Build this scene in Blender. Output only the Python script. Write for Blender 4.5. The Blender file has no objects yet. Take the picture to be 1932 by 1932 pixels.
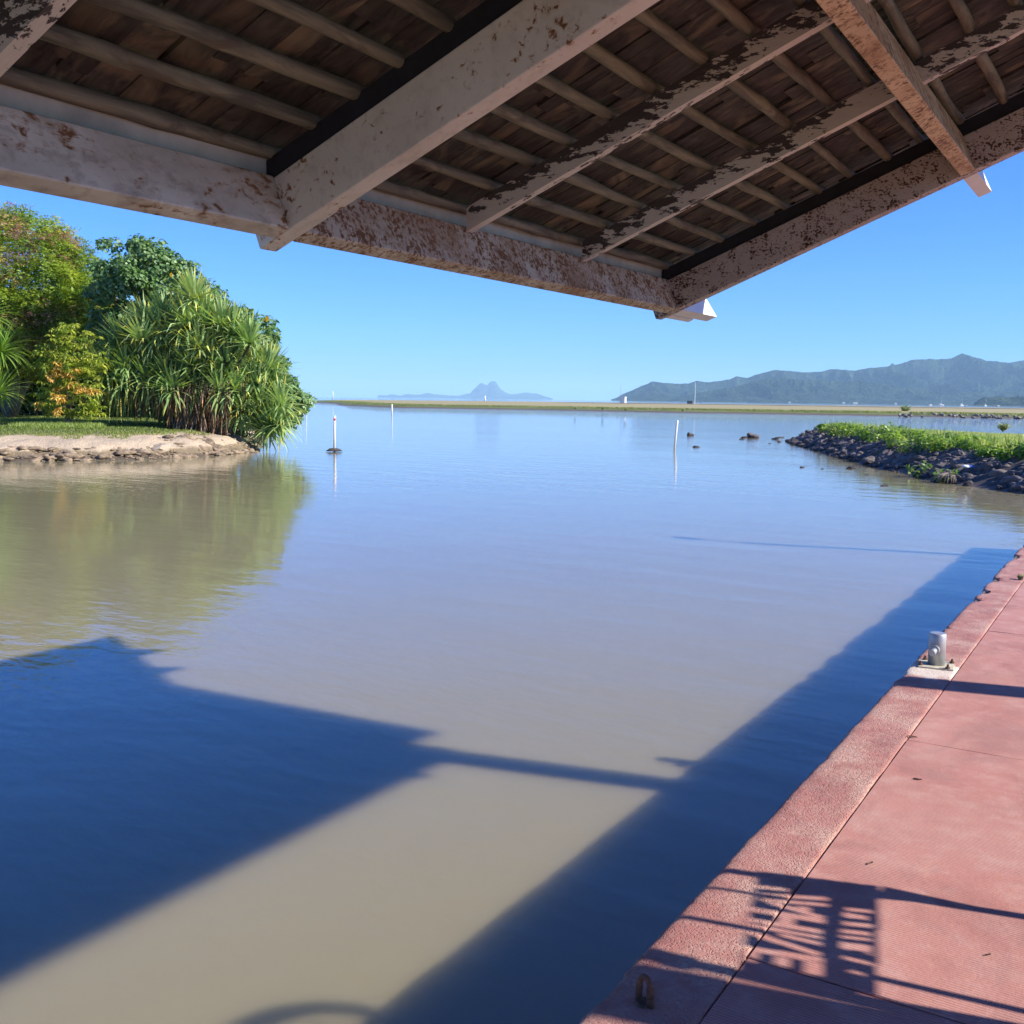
import bpy, math, random
import numpy as np
from mathutils import Vector, Matrix, noise as mn

PI = math.pi
R = math.radians
random.seed(7)
rng = np.random.default_rng(7)

# ------------------------------------------------------------------ camera, sky, sun, exposure
# world: X = across the quay (landward +), Y = along the quay, Z up, water level 0, quay top 0.8
CAM_Z = 2.4
TH, ROLL, YAW = R(6.3), R(0.69), R(31.8)
F = 1932.0
sc = bpy.context.scene
cd = bpy.data.cameras.new('camera')
cd.sensor_width = 36
cd.lens = 36.0
cd.clip_start = 0.05
cd.clip_end = 200000
cam = bpy.data.objects.new('camera', cd)
sc.collection.objects.link(cam)
fwd = Vector((-math.sin(YAW) * math.cos(TH), math.cos(YAW) * math.cos(TH), -math.sin(TH)))
rgt = Vector((math.cos(YAW), math.sin(YAW), 0))
up = rgt.cross(fwd)
c_, s_ = math.cos(ROLL), math.sin(ROLL)
r2 = rgt * c_ + up * s_
u2 = up * c_ - rgt * s_
M = Matrix((r2, u2, -fwd)).transposed().to_4x4()
M.translation = Vector((0, 0, CAM_Z))
cam.matrix_world = M
sc.camera = cam

SUN = Vector((1.62, 0.39, 1.0)).normalized()
SUN_EL = math.asin(SUN.z)
SUN_AZ = math.atan2(SUN.x, SUN.y)
w = bpy.data.worlds.new("World")
sc.world = w
w.use_nodes = True
nt = w.node_tree
bg = nt.nodes['Background']
sky = nt.nodes.new('ShaderNodeTexSky')
sky.sky_type = 'NISHITA'
sky.sun_disc = False
sky.sun_elevation = SUN_EL
sky.sun_rotation = SUN_AZ
sky.altitude = 0
sky.air_density = 1.0
sky.dust_density = 0.2
sky.ozone_density = 3.0
hs = nt.nodes.new('ShaderNodeHueSaturation'); hs.inputs['Saturation'].default_value = 1.2
nt.links.new(sky.outputs[0], hs.inputs['Color'])
tn = nt.nodes.new('ShaderNodeMix'); tn.data_type = 'RGBA'; tn.blend_type = 'MULTIPLY'; tn.inputs[0].default_value = 1; tn.inputs[7].default_value = (0.19, 0.43, 0.96, 1)
nt.links.new(hs.outputs[0], tn.inputs[6]); nt.links.new(tn.outputs[2], bg.inputs[0])
bg.inputs[1].default_value = 0.115
sl = bpy.data.lights.new('sun', 'SUN')
sl.energy = 4.7
sl.angle = R(0.55)
sl.color = (1.0, 0.93, 0.84)
so = bpy.data.objects.new('sun', sl)
so.rotation_euler = (-SUN).to_track_quat('-Z', 'Y').to_euler()
so.location = (20, 5, 30)
sc.collection.objects.link(so)
sc.view_settings.view_transform = 'Standard'
sc.view_settings.look = 'None'
sc.view_settings.gamma = 1
sc.view_settings.exposure = 1.08
sc.cycles.max_bounces = 8
sc.cycles.diffuse_bounces = 5
sc.cycles.glossy_bounces = 4
sc.cycles.transmission_bounces = 4
sc.cycles.transparent_max_bounces = 8
sc.cycles.volume_bounces = 2
sc.cycles.caustics_reflective = False
sc.cycles.caustics_refractive = False
sc.cycles.sample_clamp_indirect = 6

# ------------------------------------------------------------------ helpers
def ray(x, y):
    a = x - 966.0; b = y - 966.0
    a2 = c_ * a + s_ * b; b2 = -s_ * a + c_ * b
    fw = F * math.cos(TH) - b2 * math.sin(TH); dn = b2 * math.cos(TH) + F * math.sin(TH)
    return a2, fw, -dn
def toworld(a2, fw, z):
    return np.array([a2 * math.cos(YAW) - fw * math.sin(YAW), a2 * math.sin(YAW) + fw * math.cos(YAW), z])
def onz(x, y, z):          # where the photo direction meets the level z
    a, f, u = ray(x, y); t = (z - CAM_Z) / u
    return toworld(a * t, f * t, z)
def at(x, y, dist):        # a place at a forward distance
    a, f, u = ray(x, y); t = dist / f
    return toworld(a * t, dist, CAM_Z + u * t)

def link(o): sc.collection.objects.link(o); return o
def mesh_from(name, verts, faces, mat=None, cols=None, smooth=False):
    me = bpy.data.meshes.new(name)
    verts = np.asarray(verts, dtype=np.float32)
    if isinstance(faces, np.ndarray):
        nf, k = faces.shape
        me.vertices.add(len(verts)); me.vertices.foreach_set('co', verts.ravel())
        me.loops.add(nf * k); me.loops.foreach_set('vertex_index', faces.ravel().astype(np.int32))
        me.polygons.add(nf); me.polygons.foreach_set('loop_start', np.arange(0, nf * k, k, dtype=np.int32))
        me.update(calc_edges=True)
        me.validate()
    else:
        me.from_pydata(verts.tolist(), [], faces)
        me.update()
    if cols is not None:
        ca = me.color_attributes.new('tint', 'FLOAT_COLOR', 'POINT')
        cc = np.ones((len(verts), 4), dtype=np.float32); cc[:, :3] = cols
        ca.data.foreach_set('color', cc.ravel())
    if smooth:
        me.polygons.foreach_set('use_smooth', np.ones(len(me.polygons), dtype=bool))
    if mat is not None: me.materials.append(mat)
    return me
def tag(o, label=None, cat=None, group=None, kind=None):
    if label: o['label'] = label
    if cat: o['category'] = cat
    if group: o['group'] = group
    if kind: o['kind'] = kind
    return o
def obj(name, me, parent=None):
    o = bpy.data.objects.new(name, me); link(o)
    if parent is not None: o.parent = parent
    return o
def empty(name, loc=(0, 0, 0)):
    o = bpy.data.objects.new(name, None); o.location = loc; link(o); return o
def copy_tree(o, parent=None):
    c = o.copy(); sc.collection.objects.link(c)
    if parent is not None: c.parent = parent
    for ch in list(o.children): copy_tree(ch, c)
    return c

class MB:
    """collects shapes, then links them as one mesh object"""
    def __init__(s): s.v = []; s.f = []
    def add(s, v, f):
        n = len(s.v); s.v += [tuple(map(float, p)) for p in v]; s.f += [tuple(i + n for i in q) for q in f]; return s
    def box(s, x0, x1, y0, y1, z0, z1):
        return s.add([(x0, y0, z0), (x1, y0, z0), (x1, y1, z0), (x0, y1, z0), (x0, y0, z1), (x1, y0, z1), (x1, y1, z1), (x0, y1, z1)],
                     [(0, 3, 2, 1), (4, 5, 6, 7), (0, 1, 5, 4), (1, 2, 6, 5), (2, 3, 7, 6), (3, 0, 4, 7)])
    def prism(s, prof, a, b, U, V):
        """profile (u,v) swept from a to b"""
        a = Vector(a); b = Vector(b); U = Vector(U); V = Vector(V); n = len(prof)
        v = [a + U * p[0] + V * p[1] for p in prof] + [b + U * p[0] + V * p[1] for p in prof]
        f = [(i, (i + 1) % n, n + (i + 1) % n, n + i) for i in range(n)] + [tuple(range(n - 1, -1, -1)), tuple(range(n, 2 * n))]
        return s.add(v, f)
    def tube(s, pts, rad, n=10, caps=True):
        pts = [Vector(p) for p in pts]
        rads = rad if hasattr(rad, '__len__') else [rad] * len(pts)
        v = []; f = []; prev = None
        for i, p in enumerate(pts):
            d = (pts[min(i + 1, len(pts) - 1)] - pts[max(i - 1, 0)]).normalized()
            if prev is None:
                A = d.orthogonal().normalized()
            else:
                A = (prev - d * prev.dot(d)).normalized()
            prev = A; B = d.cross(A)
            for k in range(n):
                t = 2 * PI * k / n
                v.append(p + (A * math.cos(t) + B * math.sin(t)) * rads[i])
        for i in range(len(pts) - 1):
            for k in range(n):
                f.append((i * n + k, i * n + (k + 1) % n, (i + 1) * n + (k + 1) % n, (i + 1) * n + k))
        if caps:
            f.append(tuple(range(n - 1, -1, -1))); L = (len(pts) - 1) * n; f.append(tuple(range(L, L + n)))
        return s.add(v, f)
    def build(s, name, mat, parent=None, smooth=False, bevel=0):
        me = bpy.data.meshes.new(name); me.from_pydata(s.v, [], s.f); me.update()
        me.materials.append(mat)
        if smooth: me.polygons.foreach_set('use_smooth', [True] * len(me.polygons))
        o = obj(name, me, parent)
        if bevel:
            m = o.modifiers.new('bevel', 'BEVEL'); m.width = bevel; m.segments = 2; m.limit_method = 'ANGLE'
        return o

# ------------------------------------------------------------------ materials
def new_mat(name):
    m = bpy.data.materials.new(name); m.use_nodes = True
    return m, m.node_tree, m.node_tree.nodes['Principled BSDF']
def N(nt, t, **k):
    n = nt.nodes.new(t)
    for a, b in k.items():
        if a.startswith('i_'):
            n.inputs[a[2:].replace('_', ' ')].default_value = b
        else: setattr(n, a, b)
    return n
def ramp(nt, src, stops, interp='LINEAR'):
    r = nt.nodes.new('ShaderNodeValToRGB'); r.color_ramp.interpolation = interp
    e = r.color_ramp.elements
    while len(e) < len(stops): e.new(0.5)
    for i, (p, c) in enumerate(stops):
        e[i].position = p; e[i].color = (c, c, c, 1) if isinstance(c, (int, float)) else (*c, 1)
    nt.links.new(src, r.inputs[0]); return r.outputs[0]
def mapping(nt, scale=(1, 1, 1), rot=(0, 0, 0), coord='Object'):
    tc = nt.nodes.new('ShaderNodeTexCoord'); mp = nt.nodes.new('ShaderNodeMapping')
    mp.inputs['Scale'].default_value = scale; mp.inputs['Rotation'].default_value = rot
    nt.links.new(tc.outputs[coord], mp.inputs[0]); return mp.outputs[0]
def noise(nt, vec, scale, detail=6, rough=0.55, dist=0.0):
    n = nt.nodes.new('ShaderNodeTexNoise'); n.inputs['Scale'].default_value = scale
    n.inputs['Detail'].default_value = detail; n.inputs['Roughness'].default_value = rough; n.inputs['Distortion'].default_value = dist
    if vec is not None: nt.links.new(vec, n.inputs['Vector'])
    return n.outputs[0]
def voronoi(nt, vec, scale, feature='F1'):
    n = nt.nodes.new('ShaderNodeTexVoronoi'); n.feature = feature; n.inputs['Scale'].default_value = scale
    if vec is not None: nt.links.new(vec, n.inputs['Vector'])
    return n.outputs[0]
def mix(nt, fac, a, b):
    m = nt.nodes.new('ShaderNodeMix'); m.data_type = 'RGBA'
    for sock, val in ((m.inputs[0], fac), (m.inputs[6], a), (m.inputs[7], b)):
        if isinstance(val, (int, float)): sock.default_value = val
        elif isinstance(val, tuple): sock.default_value = (*val, 1) if len(val) == 3 else val
        else: nt.links.new(val, sock)
    return m.outputs[2]
def mathn(nt, op, a, b=0.0, clamp=False):
    m = nt.nodes.new('ShaderNodeMath'); m.operation = op; m.use_clamp = clamp
    for i, val in enumerate((a, b)):
        if isinstance(val, (int, float)): m.inputs[i].default_value = val
        else: nt.links.new(val, m.inputs[i])
    return m.outputs[0]
def bump(nt, bsdf, h, strength, dist, chain=None):
    b = nt.nodes.new('ShaderNodeBump'); b.inputs['Strength'].default_value = strength; b.inputs['Distance'].default_value = dist
    nt.links.new(h, b.inputs['Height'])
    if chain is not None: nt.links.new(chain, b.inputs['Normal'])
    if bsdf is not None: nt.links.new(b.outputs[0], bsdf.inputs['Normal'])
    return b.outputs[0]
def L(nt, a, b): nt.links.new(a, b)

def painted(name, base, dark, spot_scale, spot_lo, spot_hi, blotch=0.5, dirt=(0.25, 0.20, 0.15), rust=(0.20, 0.09, 0.03), stretch=(1, 1, 1), rough=0.6, extra=0.0, joints=()):
    m, nt, b = new_mat(name)
    v = mapping(nt, stretch)
    n0 = noise(nt, v, 3.0, 5, 0.6)
    n1 = noise(nt, v, 14.0, 6, 0.65)
    c = mix(nt, ramp(nt, n0, [(0.35, 0.0), (0.7, 1.0)]), base, dark)
    c = mix(nt, mathn(nt, 'MULTIPLY', ramp(nt, n1, [(0.50, 0.0), (0.72, 1.0)]), blotch), c, dirt)
    n2 = noise(nt, v, spot_scale, 4, 0.6, 0.4)
    n3 = noise(nt, v, spot_scale * 0.23, 3, 0.5)
    sp = mathn(nt, 'ADD', n2, mathn(nt, 'MULTIPLY', mathn(nt, 'SUBTRACT', n3, 0.5), 0.55))
    for ax_, cc_, wd_ in joints:      # rust gathers where the steel members meet
        tcj = nt.nodes.new('ShaderNodeTexCoord'); sj = nt.nodes.new('ShaderNodeSeparateXYZ'); L(nt, tcj.outputs['Object'], sj.inputs[0])
        dj = mathn(nt, 'ABSOLUTE', mathn(nt, 'SUBTRACT', sj.outputs[ax_], cc_))
        sp = mathn(nt, 'ADD', sp, ramp(nt, mathn(nt, 'DIVIDE', dj, wd_), [(0.0, 0.085), (1.0, 0.0)]))
    mask = ramp(nt, sp, [(spot_lo, 0.0), (spot_hi, 1.0)])
    halo = ramp(nt, sp, [(spot_lo - 0.08, 0.0), (spot_lo + 0.02, 1.0)])
    c = mix(nt, mathn(nt, 'MULTIPLY', halo, 0.45), c, (0.36, 0.20, 0.09))
    c = mix(nt, mask, c, rust)
    if extra:
        n4 = noise(nt, v, 2.2, 4, 0.6)
        c = mix(nt, mathn(nt, 'MULTIPLY', ramp(nt, n4, [(0.48, 0.0), (0.68, 1.0)]), extra), c, (0.30, 0.16, 0.07))
    L(nt, c, b.inputs['Base Color'])
    b.inputs['Roughness'].default_value = rough
    hb = mathn(nt, 'SUBTRACT', n1, mathn(nt, 'MULTIPLY', mask, 0.5))
    bump(nt, b, hb, 0.5, 0.004)
    return m

MAIN_PAINT = painted('pink_white_steel_paint', (0.74, 0.71, 0.61), (0.62, 0.58, 0.49), 30, 0.675, 0.72, 0.3, joints=((0, -5.85, 0.28),))
EAVE_PAINT = painted('weathered_grey_steel_paint', (0.74, 0.72, 0.60), (0.42, 0.40, 0.31), 30, 0.625, 0.71, 0.8, stretch=(1, 0.6, 1), extra=0.35, joints=((1, -2.24, 0.3),))
EAVE_RUST = painted('rusting_pale_steel_paint', (0.64, 0.61, 0.50), (0.48, 0.41, 0.30), 50, 0.505, 0.60, 0.9, dirt=(0.3, 0.2, 0.12), rust=(0.18, 0.08, 0.03), extra=0.6)
END_PAINT = painted('rust_flecked_pink_paint', (0.52, 0.46, 0.42), (0.44, 0.38, 0.345), 60, 0.565, 0.61, 0.25, joints=((0, -5.85, 0.3),), rust=(0.055, 0.025, 0.015), stretch=(1, 1, 1.3))
BEAM_RUST = painted('orange_rust_over_cream_paint', (0.70, 0.54, 0.33), (0.54, 0.36, 0.19), 48, 0.53, 0.64, 0.8, dirt=(0.33, 0.18, 0.07), rust=(0.15, 0.065, 0.02), extra=0.7)

def peeling(name):
    m, nt, b = new_mat(name)
    v = mapping(nt, (0.35, 1, 1)); n = noise(nt, v, 30, 6, 0.7, 0.3); g = noise(nt, mapping(nt, (0.5, 1, 1)), 4.0, 4, 0.6)
    sp = mathn(nt, 'ADD', n, mathn(nt, 'MULTIPLY', mathn(nt, 'SUBTRACT', g, 0.5), 0.9))
    tc = nt.nodes.new('ShaderNodeTexCoord'); att = N(nt, 'ShaderNodeAttribute', attribute_name='edge')
    sp = mathn(nt, 'ADD', sp, mathn(nt, 'MULTIPLY', att.outputs['Fac'], 0.13))
    mask = ramp(nt, sp, [(0.575, 0.0), (0.59, 1.0)])
    gr = noise(nt, mapping(nt, (0.08, 1, 1)), 90, 3, 0.5)
    paint = mix(nt, gr, (0.56, 0.53, 0.47), (0.72, 0.68, 0.60))
    wood = mix(nt, gr, (0.045, 0.035, 0.033), (0.10, 0.085, 0.08))
    L(nt, mix(nt, mask, paint, wood), b.inputs['Base Color']); b.inputs['Roughness'].default_value = 0.75
    bump(nt, b, mathn(nt, 'SUBTRACT', mathn(nt, 'MULTIPLY', gr, 0.5), mask), 0.5, 0.003)
    return m
PEEL = peeling('peeling_white_rafter_paint')

def woodmat(name, a, b_, c, rough=0.8):
    m, nt, b = new_mat(name)
    tc = nt.nodes.new('ShaderNodeTexCoord')
    att = N(nt, 'ShaderNodeAttribute', attribute_name='tint')
    sep = nt.nodes.new('ShaderNodeSeparateColor'); L(nt, att.outputs['Color'], sep.inputs[0])
    off = nt.nodes.new('ShaderNodeCombineXYZ')
    L(nt, mathn(nt, 'MULTIPLY', sep.outputs[0], 31.0), off.inputs[0]); L(nt, mathn(nt, 'MULTIPLY', sep.outputs[1], 17.0), off.inputs[1])
    add = nt.nodes.new('ShaderNodeVectorMath'); add.operation = 'ADD'
    L(nt, tc.outputs['Object'], add.inputs[0]); L(nt, off.outputs[0], add.inputs[1])
    mp = nt.nodes.new('ShaderNodeMapping'); L(nt, add.outputs[0], mp.inputs[0])
    mp.inputs['Scale'].default_value = (0.22, 1.6, 1.6)
    n1 = noise(nt, mp.outputs[0], 10, 7, 0.65, 0.8)
    mp2 = nt.nodes.new('ShaderNodeMapping'); L(nt, add.outputs[0], mp2.inputs[0]); mp2.inputs['Scale'].default_value = (0.5, 1, 1)
    n2 = noise(nt, mp2.outputs[0], 3.5, 4, 0.6, 1.0)
    col = mix(nt, ramp(nt, n1, [(0.35, 0.0), (0.65, 1.0)]), a, b_)
    col = mix(nt, mathn(nt, 'MULTIPLY', ramp(nt, n2, [(0.52, 0.0), (0.66, 1.0)]), 0.75), col, c)
    col = mix(nt, mathn(nt, 'MULTIPLY', sep.outputs[2], 0.55), col, (0.02, 0.015, 0.014))
    L(nt, col, b.inputs['Base Color']); b.inputs['Roughness'].default_value = rough
    bump(nt, b, n1, 0.5, 0.004)
    return m
BOARD = woodmat('dark_weathered_boards', (0.022, 0.022, 0.020), (0.100, 0.094, 0.076), (0.28, 0.24, 0.155))

def polemat():
    m, nt, b = new_mat('round_pole_wood')
    v = mapping(nt, (1.5, 0.14, 1.5)); n1 = noise(nt, v, 16, 6, 0.6, 0.6); n2 = noise(nt, mapping(nt, (1, 0.5, 1)), 5, 4, 0.6, 1.5)
    col = mix(nt, ramp(nt, n1, [(0.35, 0.0), (0.65, 1.0)]), (0.08, 0.077, 0.056), (0.25, 0.235, 0.155))
    col = mix(nt, mathn(nt, 'MULTIPLY', ramp(nt, n2, [(0.55, 0.0), (0.68, 1.0)]), 0.75), col, (0.075, 0.052, 0.035))
    L(nt, col, b.inputs['Base Color']); b.inputs['Roughness'].default_value = 0.7
    bump(nt, b, n1, 0.4, 0.004)
    return m
POLE = polemat()

def plain(name, col, rough=0.6, var=0.15, scale=8, metal=0.0, bumpd=0.0):
    m, nt, b = new_mat(name)
    n = noise(nt, mapping(nt), scale, 5, 0.6)
    c2 = tuple(max(0, x * (1 - 2 * var)) for x in col); c1 = tuple(min(1, x * (1 + var)) for x in col)
    L(nt, mix(nt, ramp(nt, n, [(0.3, 0.0), (0.7, 1.0)]), c2, c1), b.inputs['Base Color'])
    b.inputs['Roughness'].default_value = rough; b.inputs['Metallic'].default_value = metal
    if bumpd: bump(nt, b, n, 0.6, bumpd)
    return m
WHITE = plain('white_paint', (0.78, 0.78, 0.76), 0.5, 0.04)
FASCIA = plain('pale_fascia_paint', (0.46, 0.48, 0.41), 0.6, 0.15, 5)
BLACK = plain('black_rafter_strip', (0.018, 0.018, 0.022), 0.8, 0.2, 20)
SHINGLE = plain('grey_shingle_top', (0.12, 0.10, 0.09), 0.85, 0.3, 12, bumpd=0.01)
GALV = plain('galvanised_steel', (0.42, 0.44, 0.45), 0.42, 0.10, 14, metal=0.55)
PLATE = plain('cream_painted_plate', (0.52, 0.48, 0.36), 0.7, 0.15, 40)
RUSTY = plain('rusty_iron', (0.14, 0.075, 0.04), 0.85, 0.35, 60, bumpd=0.002)
SIGNMET = plain('dark_sign_metal', (0.10, 0.11, 0.12), 0.5, 0.1)
ORANGE = plain('orange_buoy_plastic', (0.8, 0.2, 0.03), 0.5, 0.05)
WPVC = plain('white_pvc', (0.80, 0.80, 0.78), 0.4, 0.06, 6)
REDBAND = plain('red_band', (0.55, 0.06, 0.05), 0.5, 0.05)
BARK = plain('grey_bark', (0.24, 0.19, 0.14), 0.9, 0.3, 10, bumpd=0.02)
DARKBARK = plain('brown_bark', (0.11, 0.075, 0.05), 0.9, 0.3, 10, bumpd=0.02)

# --- water
def water_mat():
    m, nt, b = new_mat('silty_lagoon_water')
    v = mapping(nt)
    n0 = noise(nt, mapping(nt, (0.12, 0.12, 1)), 1.0, 3, 0.5)
    L(nt, mix(nt, n0, (0.235, 0.208, 0.118), (0.275, 0.245, 0.148)), b.inputs['Base Color'])
    b.inputs['Roughness'].default_value = 0.03
    b.inputs['IOR'].default_value = 1.40
    b.inputs['Subsurface Weight'].default_value = 1.0
    b.inputs['Subsurface Radius'].default_value = (0.8, 0.9, 1.0)
    b.inputs['Subsurface Scale'].default_value = 1.1
    # ripples: low swell, small ripples, and rougher open sea far out
    geo = nt.nodes.new('ShaderNodeNewGeometry')
    ln = nt.nodes.new('ShaderNodeVectorMath'); ln.operation = 'LENGTH'; L(nt, geo.outputs['Position'], ln.inputs[0])
    far = ramp(nt, mathn(nt, 'DIVIDE', ln.outputs['Value'], 1000.0, True), [(0.03, 0.0), (0.35, 1.0)])
    sm = noise(nt, mapping(nt, (1, 2.2, 1), (0, 0, R(34))), 3.2, 3, 0.5)
    md = noise(nt, mapping(nt, (0.5, 1.6, 1), (0, 0, R(26))), 0.9, 2, 0.5)
    gust = ramp(nt, noise(nt, mapping(nt, (0.04, 0.16, 1), (0, 0, R(31.8))), 1.0, 3, 0.6), [(0.40, 0.25), (0.65, 1.0)])
    st = mathn(nt, 'ADD', mathn(nt, 'MULTIPLY', gust, 0.0062), mathn(nt, 'MULTIPLY', far, 0.05))
    h = mathn(nt, 'MULTIPLY', sm, st)
    h2 = mathn(nt, 'MULTIPLY', md, 0.012)
    bump(nt, b, mathn(nt, 'ADD', h, h2), 1.0, 1.0)
    return m
WATER = water_mat()

def quay_mat(kerb):
    m, nt, b = new_mat('red_painted_kerb_concrete' if kerb else 'red_painted_broomed_concrete')
    v = mapping(nt)
    n0 = noise(nt, v, 1.6, 6, 0.6); n1 = noise(nt, v, 9, 6, 0.65); n2 = noise(nt, v, 70, 4, 0.6)
    c = mix(nt, ramp(nt, n0, [(0.3, 0.0), (0.7, 1.0)]), (0.37, 0.145, 0.112), (0.43, 0.193, 0.155))
    c = mix(nt, mathn(nt, 'MULTIPLY', ramp(nt, n1, [(0.48, 0.0), (0.75, 1.0)]), 0.7), c, (0.49, 0.295, 0.245))
    c = mix(nt, mathn(nt, 'MULTIPLY', ramp(nt, n1, [(0.25, 1.0), (0.42, 0.0)]), 0.5), c, (0.31, 0.108, 0.086))
    st_ = noise(nt, mapping(nt, (1, 0.7, 1)), 2.3, 8, 0.7, 0.6)
    c = mix(nt, mathn(nt, 'MULTIPLY', ramp(nt, st_, [(0.47, 0.0), (0.62, 1.0)]), 0.75), c, (0.27, 0.108, 0.09))
    c = mix(nt, mathn(nt, 'MULTIPLY', ramp(nt, noise(nt, v, 150, 3, 0.6), [(0.60, 0.0), (0.72, 1.0)]), 0.5), c, (0.24, 0.10, 0.085))
    if kerb:
        wm = ramp(nt, noise(nt, v, 4.0, 6, 0.7), [(0.44, 0.0), (0.62, 1.0)])
        c = mix(nt, mathn(nt, 'MULTIPLY', wm, mathn(nt, 'MULTIPLY', ramp(nt, n2, [(0.40, 0.25), (0.56, 1.0)]), 0.7)), c, (0.57, 0.39, 0.30))
        geo = nt.nodes.new('ShaderNodeNewGeometry'); sx = nt.nodes.new('ShaderNodeVectorMath'); sx.operation = 'DISTANCE'
        L(nt, geo.outputs['Position'], sx.inputs[0]); sx.inputs[1].default_value = (-1.04, 6.50, 0.8)
        dm = mathn(nt, 'ADD', sx.outputs['Value'], mathn(nt, 'MULTIPLY', mathn(nt, 'SUBTRACT', n1, 0.5), 0.35))
        c = mix(nt, ramp(nt, dm, [(0.17, 1.0), (0.25, 0.0)]), c, (0.66, 0.56, 0.47))
        pits = ramp(nt, voronoi(nt, mapping(nt), 110), [(0.12, 0.0), (0.42, 1.0)])
        p2 = noise(nt, v, 45, 8, 0.75)
        hh = mathn(nt, 'ADD', p2, mathn(nt, 'MULTIPLY', pits, 0.35))
        L(nt, c, b.inputs['Base Color'])
        bump(nt, b, hh, 1.0, 0.010)
    else:
        wv = nt.nodes.new('ShaderNodeTexWave'); wv.wave_type = 'BANDS'; wv.bands_direction = 'Y'
        wv.inputs['Scale'].default_value = 26.0; wv.inputs['Distortion'].default_value = 2.2; wv.inputs['Detail'].default_value = 2
        wv.inputs['Detail Scale'].default_value = 0.8
        L(nt, mapping(nt, (0.35, 1, 1), (0, 0, R(4))), wv.inputs['Vector'])
        wave = wv.outputs['Fac']
        fade = ramp(nt, noise(nt, v, 3, 4, 0.6), [(0.35, 0.25), (0.62, 1.0)])
        c = mix(nt, mathn(nt, 'MULTIPLY', mathn(nt, 'MULTIPLY', wave, fade), 0.5), c, (0.54, 0.33, 0.27))
        L(nt, c, b.inputs['Base Color'])
        h = mathn(nt, 'ADD', mathn(nt, 'MULTIPLY', mathn(nt, 'MULTIPLY', wave, fade), 0.7), mathn(nt, 'MULTIPLY', n2, 0.5))
        bump(nt, b, h, 0.8, 0.0035)
    b.inputs['Roughness'].default_value = 0.85
    return m
KERB = quay_mat(True); SLAB = quay_mat(False)
WALLC = plain('stained_quay_concrete', (0.20, 0.15, 0.12), 0.9, 0.3, 4, bumpd=0.02)

def leafmat(name, transl=0.35, rough=0.5, spec=0.5):
    m, nt, b = new_mat(name)
    att = N(nt, 'ShaderNodeAttribute', attribute_name='tint')
    L(nt, att.outputs['Color'], b.inputs['Base Color'])
    b.inputs['Roughness'].default_value = rough
    b.inputs['Specular IOR Level'].default_value = spec
    tr = nt.nodes.new('ShaderNodeBsdfTranslucent')
    mu = nt.nodes.new('ShaderNodeMix'); mu.data_type = 'RGBA'; mu.blend_type = 'MULTIPLY'; mu.inputs[0].default_value = 1
    L(nt, att.outputs['Color'], mu.inputs[6]); mu.inputs[7].default_value = (1.5, 1.6, 0.7, 1)
    L(nt, mu.outputs[2], tr.inputs[0])
    ms = nt.nodes.new('ShaderNodeMixShader'); ms.inputs[0].default_value = transl
    L(nt, b.outputs[0], ms.inputs[1]); L(nt, tr.outputs[0], ms.inputs[2])
    L(nt, ms.outputs[0], nt.nodes['Material Output'].inputs['Surface'])
    return m
LEAF = leafmat('leaf_tissue', 0.42); GLOSSLEAF = leafmat('waxy_leaf_tissue', 0.25, 0.48, 0.45); DRYLEAF = leafmat('dry_leaf_tissue', 0.15, 0.8, 0.2)

def groundmat(name, a, b_, c, scale=1.0, bd=0.03, slope=None):
    m, nt, b = new_mat(name)
    v = mapping(nt)
    n0 = noise(nt, v, 0.25 * scale, 6, 0.6); n1 = noise(nt, v, 2.2 * scale, 6, 0.65); n2 = noise(nt, v, 14 * scale, 5, 0.65)
    col = mix(nt, ramp(nt, n0, [(0.35, 0.0), (0.65, 1.0)]), a, b_)
    col = mix(nt, mathn(nt, 'MULTIPLY', ramp(nt, n1, [(0.45, 0.0), (0.7, 1.0)]), 0.6), col, c)
    col = mix(nt, mathn(nt, 'MULTIPLY', ramp(nt, n2, [(0.3, 1.0), (0.5, 0.0)]), 0.4), col, tuple(x * 0.5 for x in a))
    if slope:
        geo = nt.nodes.new('ShaderNodeNewGeometry'); sx = nt.nodes.new('ShaderNodeSeparateXYZ'); L(nt, geo.outputs['Position'], sx.inputs[0])
        z = mathn(nt, 'ADD', sx.outputs['Z'], mathn(nt, 'MULTIPLY', mathn(nt, 'SUBTRACT', n1, 0.5), slope[1]))
        for zlo, zhi, cc in slope[0]:
            cv = mix(nt, n2, tuple(x * 0.65 for x in cc), tuple(x * 1.25 for x in cc))
            col = mix(nt, ramp(nt, mathn(nt, 'DIVIDE', z, 2.0), [(zlo / 2, 1.0), (zhi / 2, 0.0)]), col, cv)
    L(nt, col, b.inputs['Base Color']); b.inputs['Roughness'].default_value = 0.95
    bump(nt, b, mathn(nt, 'ADD', n1, mathn(nt, 'MULTIPLY', n2, 0.4)), 0.8, bd)
    return m
BANKG = groundmat('eroded_bank_soil', (0.10, 0.13, 0.025), (0.15, 0.17, 0.04), (0.20, 0.20, 0.06), 1.0, 0.14,
                  slope=([(0.80, 0.90, (0.46, 0.36, 0.24)), (0.30, 0.40, (0.20, 0.15, 0.085)), (0.10, 0.2, (0.09, 0.068, 0.04))], 0.40))
PENG = groundmat('mown_green_turf', (0.15, 0.19, 0.05), (0.24, 0.26, 0.09), (0.27, 0.27, 0.12), 1.0, 0.03,
                 slope=([(0.72, 0.85, (0.07, 0.055, 0.045)), (0.0, 0.12, (0.15, 0.10, 0.08))], 0.15))
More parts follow.
